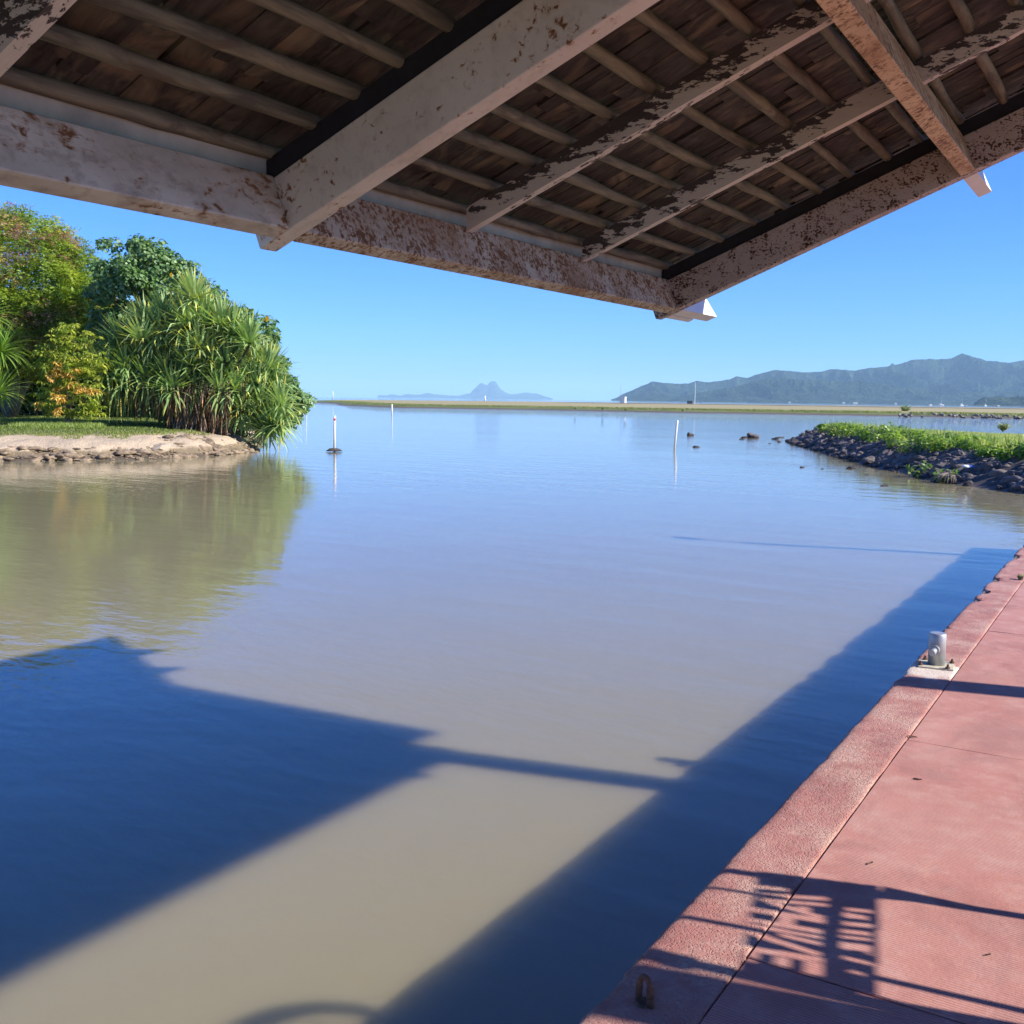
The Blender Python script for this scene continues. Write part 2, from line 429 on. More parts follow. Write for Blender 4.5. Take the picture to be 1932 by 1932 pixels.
STRIPG = groundmat('dry_airfield_grass', (0.30, 0.25, 0.11), (0.36, 0.30, 0.14), (0.26, 0.26, 0.08), 0.08, 0.2,
                   slope=([(0.55, 0.75, (0.13, 0.16, 0.035)), (0.18, 0.3, (0.10, 0.08, 0.06))], 0.2))
RUNWAY = plain('runway_asphalt', (0.16, 0.16, 0.17), 0.9, 0.1, 0.05)
SANDF = plain('white_coral_sand', (0.6, 0.56, 0.46), 0.9, 0.1, 0.1)

def rockmat(name, a, b_, wet=0.12):
    m, nt, b = new_mat(name)
    v = mapping(nt); oi = nt.nodes.new('ShaderNodeObjectInfo')
    n1 = noise(nt, v, 3.5, 7, 0.65); n2 = noise(nt, v, 16, 5, 0.6)
    col = mix(nt, ramp(nt, n1, [(0.35, 0.0), (0.65, 1.0)]), a, b_)
    col = mix(nt, mathn(nt, 'MULTIPLY', oi.outputs['Random'], 0.5), col, tuple(x * 1.5 for x in b_))
    col = mix(nt, mathn(nt, 'MULTIPLY', ramp(nt, n2, [(0.55, 0.0), (0.7, 1.0)]), 0.3), col, (0.24, 0.20, 0.17))
    geo = nt.nodes.new('ShaderNodeNewGeometry'); sx = nt.nodes.new('ShaderNodeSeparateXYZ'); L(nt, geo.outputs['Position'], sx.inputs[0])
    col = mix(nt, ramp(nt, sx.outputs['Z'], [(0.06, 1.0), (0.22, 0.0)]), col, tuple(x * 0.6 for x in a))
    L(nt, col, b.inputs['Base Color']); b.inputs['Roughness'].default_value = 0.85
    bump(nt, b, mathn(nt, 'ADD', n1, mathn(nt, 'MULTIPLY', n2, 0.4)), 0.9, 0.03)
    return m
ROCK = rockmat('dark_basalt', (0.055, 0.045, 0.04), (0.14, 0.115, 0.10))
PALEROCK = rockmat('pale_concrete_lump', (0.27, 0.215, 0.15), (0.36, 0.29, 0.20))

# ------------------------------------------------------------------ setting: water, haze, land
S = 42000.0
wm = mesh_from('water', [(-S, -S, 0), (S, -S, 0), (S, S, 0), (-S, S, 0)], [(0, 1, 2, 3)], WATER)
tag(obj('water', wm), kind='structure')

hz = MB().box(-45000, 45000, -45000, 45000, -4.0, 620)
mh = bpy.data.materials.new('sea_air'); mh.use_nodes = True; ntm = mh.node_tree; ntm.nodes.remove(ntm.nodes['Principled BSDF'])
pv = ntm.nodes.new('ShaderNodeVolumePrincipled'); pv.inputs['Color'].default_value = (0.47, 0.77, 1.0, 1)
pv.inputs['Density'].default_value = 0.62e-4; pv.inputs['Anisotropy'].default_value = 0.0
ntm.links.new(pv.outputs[0], ntm.nodes['Material Output'].inputs['Volume'])
tag(hz.build('haze', mh), kind='stuff')

def poly_sd(P, X, Y):
    """signed distance, positive inside"""
    P = np.asarray(P, float); n = len(P); d = np.full(X.shape, 1e9); ins = np.zeros(X.shape, bool)
    for i in range(n):
        a = P[i]; b = P[(i + 1) % n]; ab = b - a
        t = np.clip(((X - a[0]) * ab[0] + (Y - a[1]) * ab[1]) / (ab @ ab), 0, 1)
        d = np.minimum(d, np.hypot(X - a[0] - t * ab[0], Y - a[1] - t * ab[1]))
        cond = ((a[1] > Y) != (b[1] > Y)) & (X < (b[0] - a[0]) * (Y - a[1]) / (b[1] - a[1] + 1e-12) + a[0])
        ins ^= cond
    return np.where(ins, d, -d)
def vnoise(X, Y, s, seed=0.0, oct=4):
    out = np.empty(X.size)
    xf = X.ravel() / s; yf = Y.ravel() / s
    for i in range(X.size): out[i] = mn.fractal(Vector((xf[i], yf[i], seed)), 0.9, 2.1, oct)
    return out.reshape(X.shape)
def terrain(name, P, hfun, res, mat, pad=3.0, keep=-0.5):
    P = np.asarray(P, float)
    xs = np.arange(P[:, 0].min() - pad, P[:, 0].max() + pad, res); ys = np.arange(P[:, 1].min() - pad, P[:, 1].max() + pad, res)
    X, Y = np.meshgrid(xs, ys); sd = poly_sd(P, X, Y)
    Z = hfun(sd, X, Y)
    nx = len(xs); idx = np.arange(X.size).reshape(X.shape)
    q = np.stack([idx[:-1, :-1], idx[:-1, 1:], idx[1:, 1:], idx[1:, :-1]], -1).reshape(-1, 4)
    zz = Z.ravel()[q].max(1); q = q[zz > keep]
    used = np.unique(q); remap = -np.ones(X.size, int); remap[used] = np.arange(len(used))
    V = np.stack([X.ravel()[used], Y.ravel()[used], Z.ravel()[used]], -1)
    me = mesh_from(name, V, remap[q], mat, smooth=True)
    return me
def interp(x, xp, fp): return np.interp(x, xp, fp)

# left bank
BP = [onz(-420, 880, 0)[:2], onz(-150, 875, 0)[:2], onz(0, 870, 0)[:2], onz(150, 869, 0)[:2], onz(300, 866, 0)[:2], onz(400, 860, 0)[:2], onz(478, 853, 0)[:2],
      onz(488, 838, 0)[:2], onz(505, 822, 0)[:2], onz(545, 800, 0)[:2], onz(560, 782, 0)[:2], (-100, 100), (-130, 60), (-120, 0), (-60, -5)]
def bank_h(sd, X, Y):
    n = vnoise(X, Y, 1.3, 1.0); n2 = vnoise(X, Y, 0.45, 4.0, 3)
    s = sd + 0.35 * n + 0.10 * n2
    h = interp(s, [-3, -0.6, 0, 0.28, 0.42, 0.6, 1.1, 2.4, 4.5, 12], [-1.5, -0.3, 0.02, 0.10, 0.30, 0.42, 0.60, 0.80, 0.95, 1.05])
    n3 = vnoise(X, Y, 0.9, 11.0, 4)
    return h + 0.10 * n3 * np.clip(s * 2, 0, 1) * np.clip((4 - s) / 3, 0.15, 1)
bme = terrain('ground', BP, bank_h, 0.22, BANKG)
tag(obj('ground', bme), kind='structure')

# right peninsula
PP = [onz(1480, 832, 0)[:2], onz(1530, 848, 0)[:2], onz(1600, 868, 0)[:2], onz(1750, 905, 0)[:2], onz(1932, 932, 0)[:2], (3.0, 26.5), (9, 23), (20, 21), (60, 26), (60, 48), (25, 50.5), (6, 53), (-4, 55.5), (-11.5, 62), (-16.5, 66)]
def pen_h(sd, X, Y):
    n = vnoise(X, Y, 1.6, 7.0); n2 = vnoise(X, Y, 0.5, 2.0, 3)
    s = sd + 0.18 * n
    h = interp(s, [-3, -0.8, 0, 0.5, 1.3, 2.0, 3.2, 12], [-1.2, -0.3, 0.0, 0.22, 0.62, 0.86, 1.0, 1.12])
    return h + 0.05 * n2 * np.clip(s, 0, 0.8)
pme = terrain('ground', PP, pen_h, 0.36, PENG)
tag(obj('ground', pme), kind='structure')

# long low strip beyond the channel
SP = [(-420, 470), onz(585, 759, 0)[:2], onz(640, 761.5, 0)[:2], onz(645, 765, 0)[:2], onz(740, 769, 0)[:2], onz(1000, 773, 0)[:2], onz(1250, 778, 0)[:2], onz(1480, 781.5, 0)[:2],
      onz(1700, 785, 0)[:2], onz(1932, 790, 0)[:2], (60, 185), (200, 200), (520, 300), (620, 460), (300, 640), (-120, 640), (-330, 600)]
def strip_h(sd, X, Y):
    n = vnoise(X, Y, 14, 3.0, 3)
    s = sd + 1.2 * n
    return interp(s, [-8, 0, 1.2, 3, 14, 60, 200], [-1, 0.0, 0.35, 0.62, 0.85, 0.95, 0.98]) + 0.03 * n
sme = terrain('ground', SP, strip_h, 3.2, STRIPG, pad=12)
tag(obj('ground', sme), kind='structure')
# runway sheet and coral beach behind the strip
ra = onz(700, 757.6, 1.05)[:2]; rb = onz(2300, 772.5, 1.05)[:2]
def sheet(name, a, b, wd, z, mat):
    a = Vector((*a, 0)); b = Vector((*b, 0)); d = (b - a).normalized(); n = Vector((-d.y, d.x, 0))
    a = a + d * 0; v = [a, b, b + n * wd, a + n * wd]
    return mesh_from(name, [(p.x, p.y, z) for p in v], [(0, 1, 2, 3)], mat)
tag(obj('road', sheet('road', (-250, 430), (420, 330), 34, 1.10, RUNWAY)), kind='structure')
tag(obj('sand_bar', sheet('sand_bar', (-330, 520), (-120, 560), 30, 1.06, SANDF)), kind='structure')

# mountains as real relief
def ridge_mesh(name, sil, D0, D1, Dback, mat, nL=420, nD=64, seed=0.0, rough=0.35, front=None, pxr=(0, 1)):
    xs = np.array([p[0] for p in sil], float)
    px = np.linspace(xs[0], xs[-1], nL)
    elev = np.interp(px, xs, [p[1] for p in sil]) + np.array([0.9 * mn.fractal(Vector((q * 0.12, seed, 0)), 0.7, 2.2, 4) * min(1, (740 + .012 * q - np.interp(q, xs, [p[1] for p in sil])) / 12) for q in px])
    hor = 740.4 + 0.012 * px
    V = []
    for i in range(nL):
        a, f, u = ray(px[i], elev[i])
        hr = max(0.0, CAM_Z + u * D1 / f)
        for j in range(nD):
            t = j / (nD - 1)
            D = D0 + (Dback - D0) * t
            tr = (D1 - D0) / (Dback - D0)
            if t < tr: p = (t / tr)
            else: p = 1 - (t - tr) / (1 - tr) * 1.1
            P = toworld(a / f * D, D, 0)
            base = max(-0.02, p) ** 1.15 if p > 0 else -0.05
            lat = a / f * D; wob = 0.25 * mn.noise(Vector((lat / (D1 * 0.05), D / (D1 * 0.06), seed)))
            g = mn.ridged_multi_fractal(Vector((lat / (D1 * 0.045) + wob, D / (D1 * 0.22), seed)), 0.8, 2.1, 5, 1.0, 2.0)
            g2 = mn.fractal(Vector((P[0] / (D1 * 0.008), P[1] / (D1 * 0.008), seed + 5)), 0.9, 2.1, 4)
            k = max(0.0, min(1.0, p * (1.04 - p) * 9)) if t < tr else 0.0
            z = hr * base * (1 - min(0.85, rough * 0.85 * max(0.0, min(1.0, (1.80 - g) / 1.0)) * k)) + hr * 0.04 * g2 * k + (0.006 * hr * g2 if t >= tr * 0.98 else 0)
            if t < tr: z = min(z, hr * (0.02 + 0.98 * (D / D1)) * 0.985)
            V.append((P[0], P[1], z - 1.0 if p <= 0.01 else z))
    idx = np.arange(nL * nD).reshape(nL, nD)
    q = np.stack([idx[:-1, :-1], idx[1:, :-1], idx[1:, 1:], idx[:-1, 1:]], -1).reshape(-1, 4)
    return mesh_from(name, V, q, mat, smooth=True)
def forest(name, scale):
    m, nt, b = new_mat(name)
    n = noise(nt, mapping(nt), scale, 6, 0.7); n2 = noise(nt, mapping(nt), scale * 6, 3, 0.6)
    L(nt, mix(nt, ramp(nt, n, [(0.35, 0.0), (0.65, 1.0)]), (0.004, 0.016, 0.012), (0.045, 0.075, 0.045)), b.inputs['Base Color'])
    b.inputs['Roughness'].default_value = 0.95; b.inputs['Specular IOR Level'].default_value = 0.1
    bump(nt, b, mathn(nt, 'ADD', n2, n), 1.0, 60.0)
    return m
FOREST = forest('forested_slope', 0.008); FOREST2 = forest('bare_far_slope', 0.002)
def c5(x, y): return ((1500 + x / 1.8226) * .754688, (840 + y / 1.8226) * .754688)
sil1 = [c5(*p) for p in [(50, 290), (70, 283), (110, 262), (150, 245), (185, 228), (240, 206), (300, 212), (350, 216), (400, 215), (440, 202), (500, 210), (560, 200), (590, 196), (625, 180), (670, 190), (700, 178), (745, 165), (790, 152), (870, 157), (930, 163), (1010, 160), (1050, 147), (1100, 150), (1160, 155), (1240, 140), (1300, 138), (1322, 131), (1329, 119), (1337, 121), (1345, 129), (1380, 120), (1420, 105), (1500, 100), (1560, 102), (1600, 97), (1625, 84), (1650, 75), (1700, 90), (1730, 98), (1760, 108), (1810, 112), (1860, 118), (1932, 108), (2050, 70), (2250, 40), (2450, 100), (2700, 180), (2950, 250), (3150, 302)]]
tag(obj('mountain', ridge_mesh('mountain', sil1, 5200, 6800, 8200, FOREST, nL=620, seed=3.3, rough=0.85)), kind='structure')
sil1b = [c5(*p) for p in [(300, 292), (380, 275), (450, 258), (520, 245), (600, 232), (700, 205), (760, 192), (830, 186), (900, 196), (1000, 198), (1100, 205), (1180, 200), (1260, 215), (1340, 225), (1420, 240), (1500, 250), (1600, 262), (1700, 255), (1800, 262), (1900, 250), (2000, 245), (2200, 262), (2400, 300)]]
tag(obj('hill', ridge_mesh('hill', sil1b, 4700, 5400, 6100, FOREST, nL=420, nD=48, seed=9.1, rough=0.9)), kind='structure')
def c4(x, y): return ((760 + x / 2.1467) * .754688, (900 + y / 2.1467) * .754688)
sil2 = [c4(*p) for p in [(395, 190), (410, 187), (430, 190), (445, 191), (458, 186), (480, 184), (505, 189), (522, 190), (540, 185), (562, 182), (590, 186), (620, 185), (650, 178), (672, 176), (700, 183), (740, 187), (780, 189), (820, 192), (860, 184), (895, 177), (905, 160), (925, 142), (940, 128), (955, 122), (968, 130), (986, 135), (990, 124), (1000, 115), (1025, 110), (1034, 122), (1045, 145), (1060, 160), (1080, 172), (1110, 184), (1150, 180), (1185, 173), (1215, 177), (1250, 180), (1290, 193), (1335, 206)]]
tag(obj('mountain', ridge_mesh('mountain', sil2, 17600, 18600, 19800, FOREST2, nL=260, nD=40, seed=1.7, rough=0.3)), kind='structure')
# low wooded point on the right
sil3 = [(1838, 760), (1850, 751), (1858, 748), (1868, 750), (1880, 747), (1900, 749), (1925, 747), (1960, 748), (2010, 750), (2060, 764)]
tag(obj('hill', ridge_mesh('hill', sil3, 3000, 3120, 3300, FOREST, nL=160, nD=20, seed=2.7, rough=0.6)), kind='structure')

# ------------------------------------------------------------------ quay
QZ = 0.8
def kerb_mesh():
    xs = np.concatenate([np.array([-1.17, -1.165, -1.155, -1.14, -1.12]), np.linspace(-1.09, -0.90, 12), np.array([-0.893, -0.890])])
    ys = np.concatenate([np.arange(-3, 1.2, 0.2), np.arange(1.2, 9, 0.018), np.arange(9, 19.01, 0.05)])
    X, Y = np.meshgrid(xs, ys)
    Z = np.full(X.shape, QZ)
    prof = np.array([-0.05, -0.022, -0.009, -0.003, 0] + [0] * 12 + [-0.004, -0.02])
    Z = Z + prof[None, :]
    Z[:, 0] = -0.9
    e = np.zeros(len(ys)); chip = np.zeros(len(ys))
    for i, y in enumerate(ys):
        e[i] = 0.007 * mn.fractal(Vector((y * 3, 0, 0)), 0.8, 2.2, 3) + 0.006 * mn.noise(Vector((y * 32, 3, 0)))
        v = mn.noise(Vector((y * 2.3, 9.2, 0)))
        if y > 7.8: chip[i] = max(0, v - 0.12) * 0.16
        else: chip[i] = max(0, v - 0.42) * 0.05
    for (cy, cw, ca) in [(9.55, 0.12, 0.07), (9.1, 0.10, 0.06), (10.3, 0.10, 0.05), (11.9, 0.2, 0.05)]:
        chip += ca * np.exp(-((ys - cy) / cw) ** 2)
    for j in range(5):
        X[:, j] += e + chip
    for j in range(5, 12):
        dd = np.clip(chip - (X[:, j] + 1.16), 0, None); Z[:, j] -= np.minimum(dd * 0.8, 0.05)
        for i, y in enumerate(ys):
            Z[i, j] += 0.0022 * mn.noise(Vector((X[i, j] * 25, y * 25, 0)))
    for i, y in enumerate(ys):
        w_ = 0.004 * mn.fractal(Vector((y * 4, 5, 0)), 0.8, 2.2, 3)
        X[i, -2:] += w_
    idx = np.arange(X.size).reshape(X.shape)
    q = np.stack([idx[:-1, :-1], idx[:-1, 1:], idx[1:, 1:], idx[1:, :-1]], -1).reshape(-1, 4)
    return mesh_from('kerb', np.stack([X.ravel(), Y.ravel(), Z.ravel()], -1), q, KERB, smooth=True)
tag(obj('kerb', kerb_mesh()), kind='structure')
pm = MB()
js = [-3.0, 0.35, 2.76, 5.05, 7.88, 10.7, 13.5, 16.3, 19.0]
for i in range(len(js) - 1):
    for (xa, xb) in ((-0.888, 2.6), (2.605, 6.0)):
        y0 = js[i] + 0.003; y1 = js[i + 1] - 0.003; z = QZ - 0.002 * (i % 2)
        bl = 0.004
        # top sheet with softened rim
        pm.add([(xa, y0, z - 0.05), (xb, y0, z - 0.05), (xb, y1, z - 0.05), (xa, y1, z - 0.05),
                (xa, y0, z - bl), (xb, y0, z - bl), (xb, y1, z - bl), (xa, y1, z - bl),
                (xa + bl, y0 + bl, z), (xb - bl, y0 + bl, z), (xb - bl, y1 - bl, z), (xa + bl, y1 - bl, z)],
               [(0, 1, 5, 4), (1, 2, 6, 5), (2, 3, 7, 6), (3, 0, 4, 7), (4, 5, 9, 8), (5, 6, 10, 9), (6, 7, 11, 10), (7, 4, 8, 11), (8, 9, 10, 11)])
tag(pm.build('pavement', SLAB), kind='structure')
tag(MB().box(-1.135, 6.0, -3.0, 18.98, -0.9, QZ - 0.016).build('quay_base', WALLC), kind='structure')

# ------------------------------------------------------------------ pavilion
SLOPE = 0.40
def zr(x): return 2.98 + SLOPE * (x + 3.0)      # underside plane of the steel rafters
RIDGE_X = 2.0
BACK_X = 3.4
pav = empty('open_pavilion', (2.9, 5.2, QZ)); tag(pav, 'open timber roofed pavilion with rust spotted pale steel beams above the quay edge', 'pavilion')
INV = Matrix.Translation((-2.9, -5.2, -QZ))
def part(mb, name, mat, smooth=False, bevel=0, parent=None, edge=False):
    mb.v = [tuple((INV @ Vector(p))) for p in mb.v] if parent is None else mb.v
    o = mb.build(name, mat, pav if parent is None else parent, smooth, bevel)
    return o
def rafter_pts(y0, y1, xa, xb, lo, hi):
    """sloping box, plumb-cut ends"""
    xt = xa - (hi - lo) * 0.345
    return ([(xa, y0, zr(xa) + lo), (xb, y0, zr(xb) + lo), (xb, y1, zr(xb) + lo), (xa, y1, zr(xa) + lo),
             (xt, y0, zr(xt) + hi), (xb, y0, zr(xb) + hi), (xb, y1, zr(xb) + hi), (xt, y1, zr(xt) + hi)],
            [(0, 3, 2, 1), (4, 5, 6, 7), (0, 1, 5, 4), (1, 2, 6, 5), (2, 3, 7, 6), (3, 0, 4, 7)])
def back_box(y0, y1, lo, hi):
    za = zr(RIDGE_X); zb = za - SLOPE * (BACK_X - RIDGE_X)
    return ([(RIDGE_X, y0, za + lo), (BACK_X, y0, zb + lo), (BACK_X, y1, zb + lo), (RIDGE_X, y1, za + lo),
             (RIDGE_X, y0, za + hi), (BACK_X, y0, zb + hi), (BACK_X, y1, zb + hi), (RIDGE_X, y1, za + hi)],
            [(0, 3, 2, 1), (4, 5, 6, 7), (0, 1, 5, 4), (1, 2, 6, 5), (2, 3, 7, 6), (3, 0, 4, 7)])
for k, (ya, yb, mt) in enumerate([(2.965, 3.056, MAIN_PAINT), (6.765, 6.86, END_PAINT), (-0.93, -0.84, MAIN_PAINT)]):
    m_ = MB().add(*rafter_pts(ya, yb, -3.02, RIDGE_X, 0, 0.235)); m_.add(*back_box(ya, yb, 0, 0.235))
    part(m_, 'rafter', mt, bevel=0.006)
    m_ = MB().add(*rafter_pts(ya + 0.012, yb - 0.012, -3.0, RIDGE_X - 0.01, 0.24, 0.325))
    part(m_, 'rafter_top_strip', BLACK)  # black strip filling the gap between steel rafter and boards
# steel beams along the quay, set square to the slope between the main rafters
NX, NZ = -0.3714, 0.9285
def tilt_beam(ya, yb, xi, xo, hgt, cut=0.0):
    pi = (xi, zr(xi)); po = (xo, zr(xo))
    c4_ = [pi, po, (po[0] + NX * hgt, po[1] + NZ * hgt), (pi[0] + NX * hgt, pi[1] + NZ * hgt)]
    ye = [yb, yb, yb - cut, yb - cut]
    return [(x, ya, z) for x, z in c4_] + [(x, y_, z) for (x, z), y_ in zip(c4_, ye)], [(0, 1, 2, 3), (7, 6, 5, 4), (0, 4, 5, 1), (1, 5, 6, 2), (2, 6, 7, 3), (3, 7, 4, 0)]
for (ya, yb, mt) in [(3.058, 6.763, EAVE_RUST), (-0.838, 2.963, EAVE_PAINT), (-3.0, -0.932, EAVE_PAINT)]:
    part(MB().add(*tilt_beam(ya, yb, -2.854, -2.933, 0.222)), 'eave_beam', mt, bevel=0.006)
for (ya, yb) in [(3.058, 6.763), (-0.838, 2.963), (-3.0, -0.932)]:
    part(MB().add(*tilt_beam(ya, yb, -0.986, -1.064, 0.235)), 'ceiling_beam', BEAM_RUST, bevel=0.005)
# ends of the beams that stand out past the last rafter, painted white
part(MB().add(*tilt_beam(6.863, 7.52, -2.854, -2.933, 0.15, 0.10)), 'beam_end', WHITE)
part(MB().add(*tilt_beam(6.863, 7.28, -2.945, -2.985, 0.05)), 'beam_end', WHITE)
part(MB().add(*tilt_beam(6.863, 7.50, -0.986, -1.064, 0.15, 0.14)), 'beam_end', WHITE)
part(MB().box(BACK_X - 0.35, BACK_X - 0.2, -3.0, 7.3, zr(RIDGE_X) - SLOPE * 1.2 - 0.16, zr(RIDGE_X) - SLOPE * 1.2 + 0.0), 'eave_beam', EAVE_PAINT, bevel=0.006)
# wooden rafters, white paint peeling from the upper edge
for yc in (4.25, 5.45, 1.72, 0.45, -2.1):
    y0, y1 = yc - 0.026, yc + 0.026
    V = []; Fc = []; E_ = []
    xs = np.linspace(-2.90, RIDGE_X, 60)
    for x in xs:
        for (yy, hh, ee) in ((y0, 0.19, 0), (y1, 0.19, 0), (y1, 0.245, 0.5), (y1, 0.305, 1.3), (y0, 0.305, 1.3), (y0, 0.245, 0.5)):
            V.append((x - 2.9, yy - 5.2, zr(x) + hh - QZ)); E_.append(ee)
    n = 6
    for i in range(len(xs) - 1):
        for k in range(n): Fc.append((i * n + k, i * n + (k + 1) % n, (i + 1) * n + (k + 1) % n, (i + 1) * n + k))
    Fc.append(tuple(range(n - 1, -1, -1))); Fc.append(tuple(range(len(V) - n, len(V))))
    me = bpy.data.meshes.new('rafter'); me.from_pydata(V, [], Fc); me.update(); me.materials.append(PEEL)
    at_ = me.attributes.new('edge', 'FLOAT', 'POINT'); at_.data.foreach_set('value', E_)
    obj('rafter', me, pav)
# round purlin poles
px0 = -2.965; k = 0
while px0 < RIDGE_X - 0.1:
    pts = []; rads = []; ph = random.uniform(0, 9)
    for y in np.arange(-3.2, 7.01, 0.12):
        pts.append((px0 + 0.012 * math.sin(y * 0.9 + ph) + 0.014 * mn.noise(Vector((y * 2, ph, 0))), y, zr(px0) + 0.344 + 0.006 * math.sin(y * 1.1 + ph * 2)))
        rads.append(0.027 + 0.007 * mn.noise(Vector((y * 1.1, ph * 3, 0))) + (0.004 if math.sin(y * 5.1 + ph * 7) > 0.97 else 0))
    part(MB().tube(pts, rads, 12), 'purlin', POLE, smooth=True)
    px0 += 0.211 + random.uniform(-0.008, 0.008); k += 1
# boards of the roof seen from below: every board a slat of the one covering
V = []; Fc = []; Cl = []
def add_board(x0, x1, y0, y1, dz, tilt):
    n = len(V); c = (random.random(), random.random(), random.random() ** 2)
    for (x, y, h) in ((x0, y0, 0), (x1, y0, tilt), (x1, y1, tilt + random.uniform(-.003, .003)), (x0, y1, random.uniform(-.003, .003)), (x0, y0, .018), (x1, y0, tilt + .018), (x1, y1, tilt + .018), (x0, y1, .018)):
        V.append((x - 2.9, y - 5.2, zr(x) + 0.388 + dz + h - QZ)); Cl.append(c)
    for q in [(0, 3, 2, 1), (4, 5, 6, 7), (0, 1, 5, 4), (1, 2, 6, 5), (2, 3, 7, 6), (3, 0, 4, 7)]: Fc.append(tuple(i + n for i in q))
y = -3.4
while y < 7.68:
    wd = random.uniform(0.085, 0.16)
    x = -3.27 - random.uniform(0, 0.1)
    while x < RIDGE_X:
        ln = random.uniform(0.35, 0.8)
        x1 = min(x + ln, RIDGE_X)
        add_board(x, x1 + (0.03 if x1 < RIDGE_X else 0), y + 0.001, min(y + wd, 7.68) - 0.0012, random.uniform(0, 0.012), 0.016)
        x = x1
    y += wd
bmesh_ = mesh_from('roof_boards', V, Fc, BOARD, np.array(Cl))
obj('roof_boards', bmesh_, pav)
za = zr(RIDGE_X); zb = za - SLOPE * (BACK_X - RIDGE_X) - 0.04
m_ = MB().add([(-3.34, -3.45, zr(-3.34) + 0.43), (RIDGE_X, -3.45, za + 0.43), (RIDGE_X, 7.72, za + 0.43), (-3.34, 7.72, zr(-3.34) + 0.43),
               (-3.34, -3.45, zr(-3.34) + 0.455), (RIDGE_X, -3.45, za + 0.455), (RIDGE_X, 7.72, za + 0.455), (-3.34, 7.72, zr(-3.34) + 0.455)],
              [(0, 3, 2, 1), (4, 5, 6, 7), (0, 1, 5, 4), (1, 2, 6, 5), (2, 3, 7, 6), (3, 0, 4, 7)])
m_.add([(RIDGE_X + .001, -3.45, za + 0.40), (BACK_X + .12, -3.45, zb + 0.40), (BACK_X + .12, 7.72, zb + 0.40), (RIDGE_X + .001, 7.72, za + 0.40),
        (RIDGE_X + .001, -3.45, za + 0.455), (BACK_X + .12, -3.45, zb + 0.455), (BACK_X + .12, 7.72, zb + 0.455), (RIDGE_X + .001, 7.72, za + 0.455)],
       [(0, 3, 2, 1), (4, 5, 6, 7), (0, 1, 5, 4), (1, 2, 6, 5), (2, 3, 7, 6), (3, 0, 4, 7)])
part(m_, 'roof_covering', SHINGLE)
part(MB().box(-3.012, -2.99, -3.0, 6.99, 3.215, 3.318), 'fascia', FASCIA)
# posts at the landward side
for (yy, hw) in ((7.1, 0.105), (3.38, 0.125), (-0.9, 0.11)):
    p = part(MB().box(2.9 - hw, 2.9 + hw, yy - hw, yy + hw, QZ, zr(RIDGE_X) - SLOPE * 0.9 - 0.01), 'post', MAIN_PAINT, bevel=0.006)
    q = MB().box(2.9 - hw - 0.06 - 2.9, 2.9 + hw + 0.06 - 2.9, yy - hw - 0.06 - 5.2, yy + hw + 0.06 - 5.2, -0.005, 0.014); q.build('base_plate', RUSTY, p)

# ------------------------------------------------------------------ mooring bollard
bl = empty('mooring_bollard', (-1.02, 6.62, QZ)); tag(bl, 'short grey steel mooring bollard with a side pin on the whitish kerb patch', 'bollard')
MB().tube([(0, 0, 0.008), (0, 0, 0.196), (0, 0, 0.205)], [0.050, 0.050, 0.046], 40).build('post', GALV, bl, smooth=False)
bpost = bl.children[0]
for p_ in bpost.data.polygons: p_.use_smooth = len(p_.vertices) == 4
pd = Vector((-0.10, -1.0, 0.0)).normalized()
pin = MB(); pin.tube([pd * 0.04 + Vector((0, 0, .11)), pd * 0.062 + Vector((0, 0, .11))], 0.028, 20); pin.tube([pd * 0.05 + Vector((0, 0, .107)), pd * 0.11 + Vector((0, 0, .100))], 0.019, 20)
pin.build('pin', GALV, bl)
bp = MB().box(-0.10, 0.10, -0.10, 0.10, 0.0, 0.010).build('base_plate', PLATE, bl, bevel=0.002)
bp.rotation_euler = (0, 0, R(8))
for sx in (-1, 1):
    for sy in (-1, 1):
        bt = MB(); bt.tube([(0, 0, 0.008), (0, 0, 0.02)], 0.015, 6); bt.tube([(0, 0, 0.018), (0, 0, 0.036)], 0.007, 8)
        o = bt.build('bolt', RUSTY, bl); o.location = (sx * 0.078, sy * 0.078, 0)

# ------------------------------------------------------------------ rusty mooring eye in the shade
ep = onz(1216, 1893, QZ)
eye = empty('mooring_eye', (ep[0], ep[1], QZ)); eye.rotation_euler = (0, 0, R(72)); eye.scale = (0.82, 0.82, 0.82); tag(eye, 'rusty upright iron mooring eye set in the shaded kerb', 'mooring eye')
pts = []
for t in np.linspace(0, PI, 15): pts.append((0, 0.024 * math.cos(t), 0.055 + 0.035 * math.sin(t)))
pts = [(0.0, 0.027, -0.01)] + pts + [(0.0, -0.027, -0.01)]
MB().tube(pts, [0.012] * 3 + [0.010] * 11 + [0.014] * 3, 10).build('loop', RUSTY, eye, smooth=True)
MB().tube([(0, 0, -0.002), (0, 0, 0.008)], [0.034, 0.026], 14).build('collar', RUSTY, eye, smooth=False)

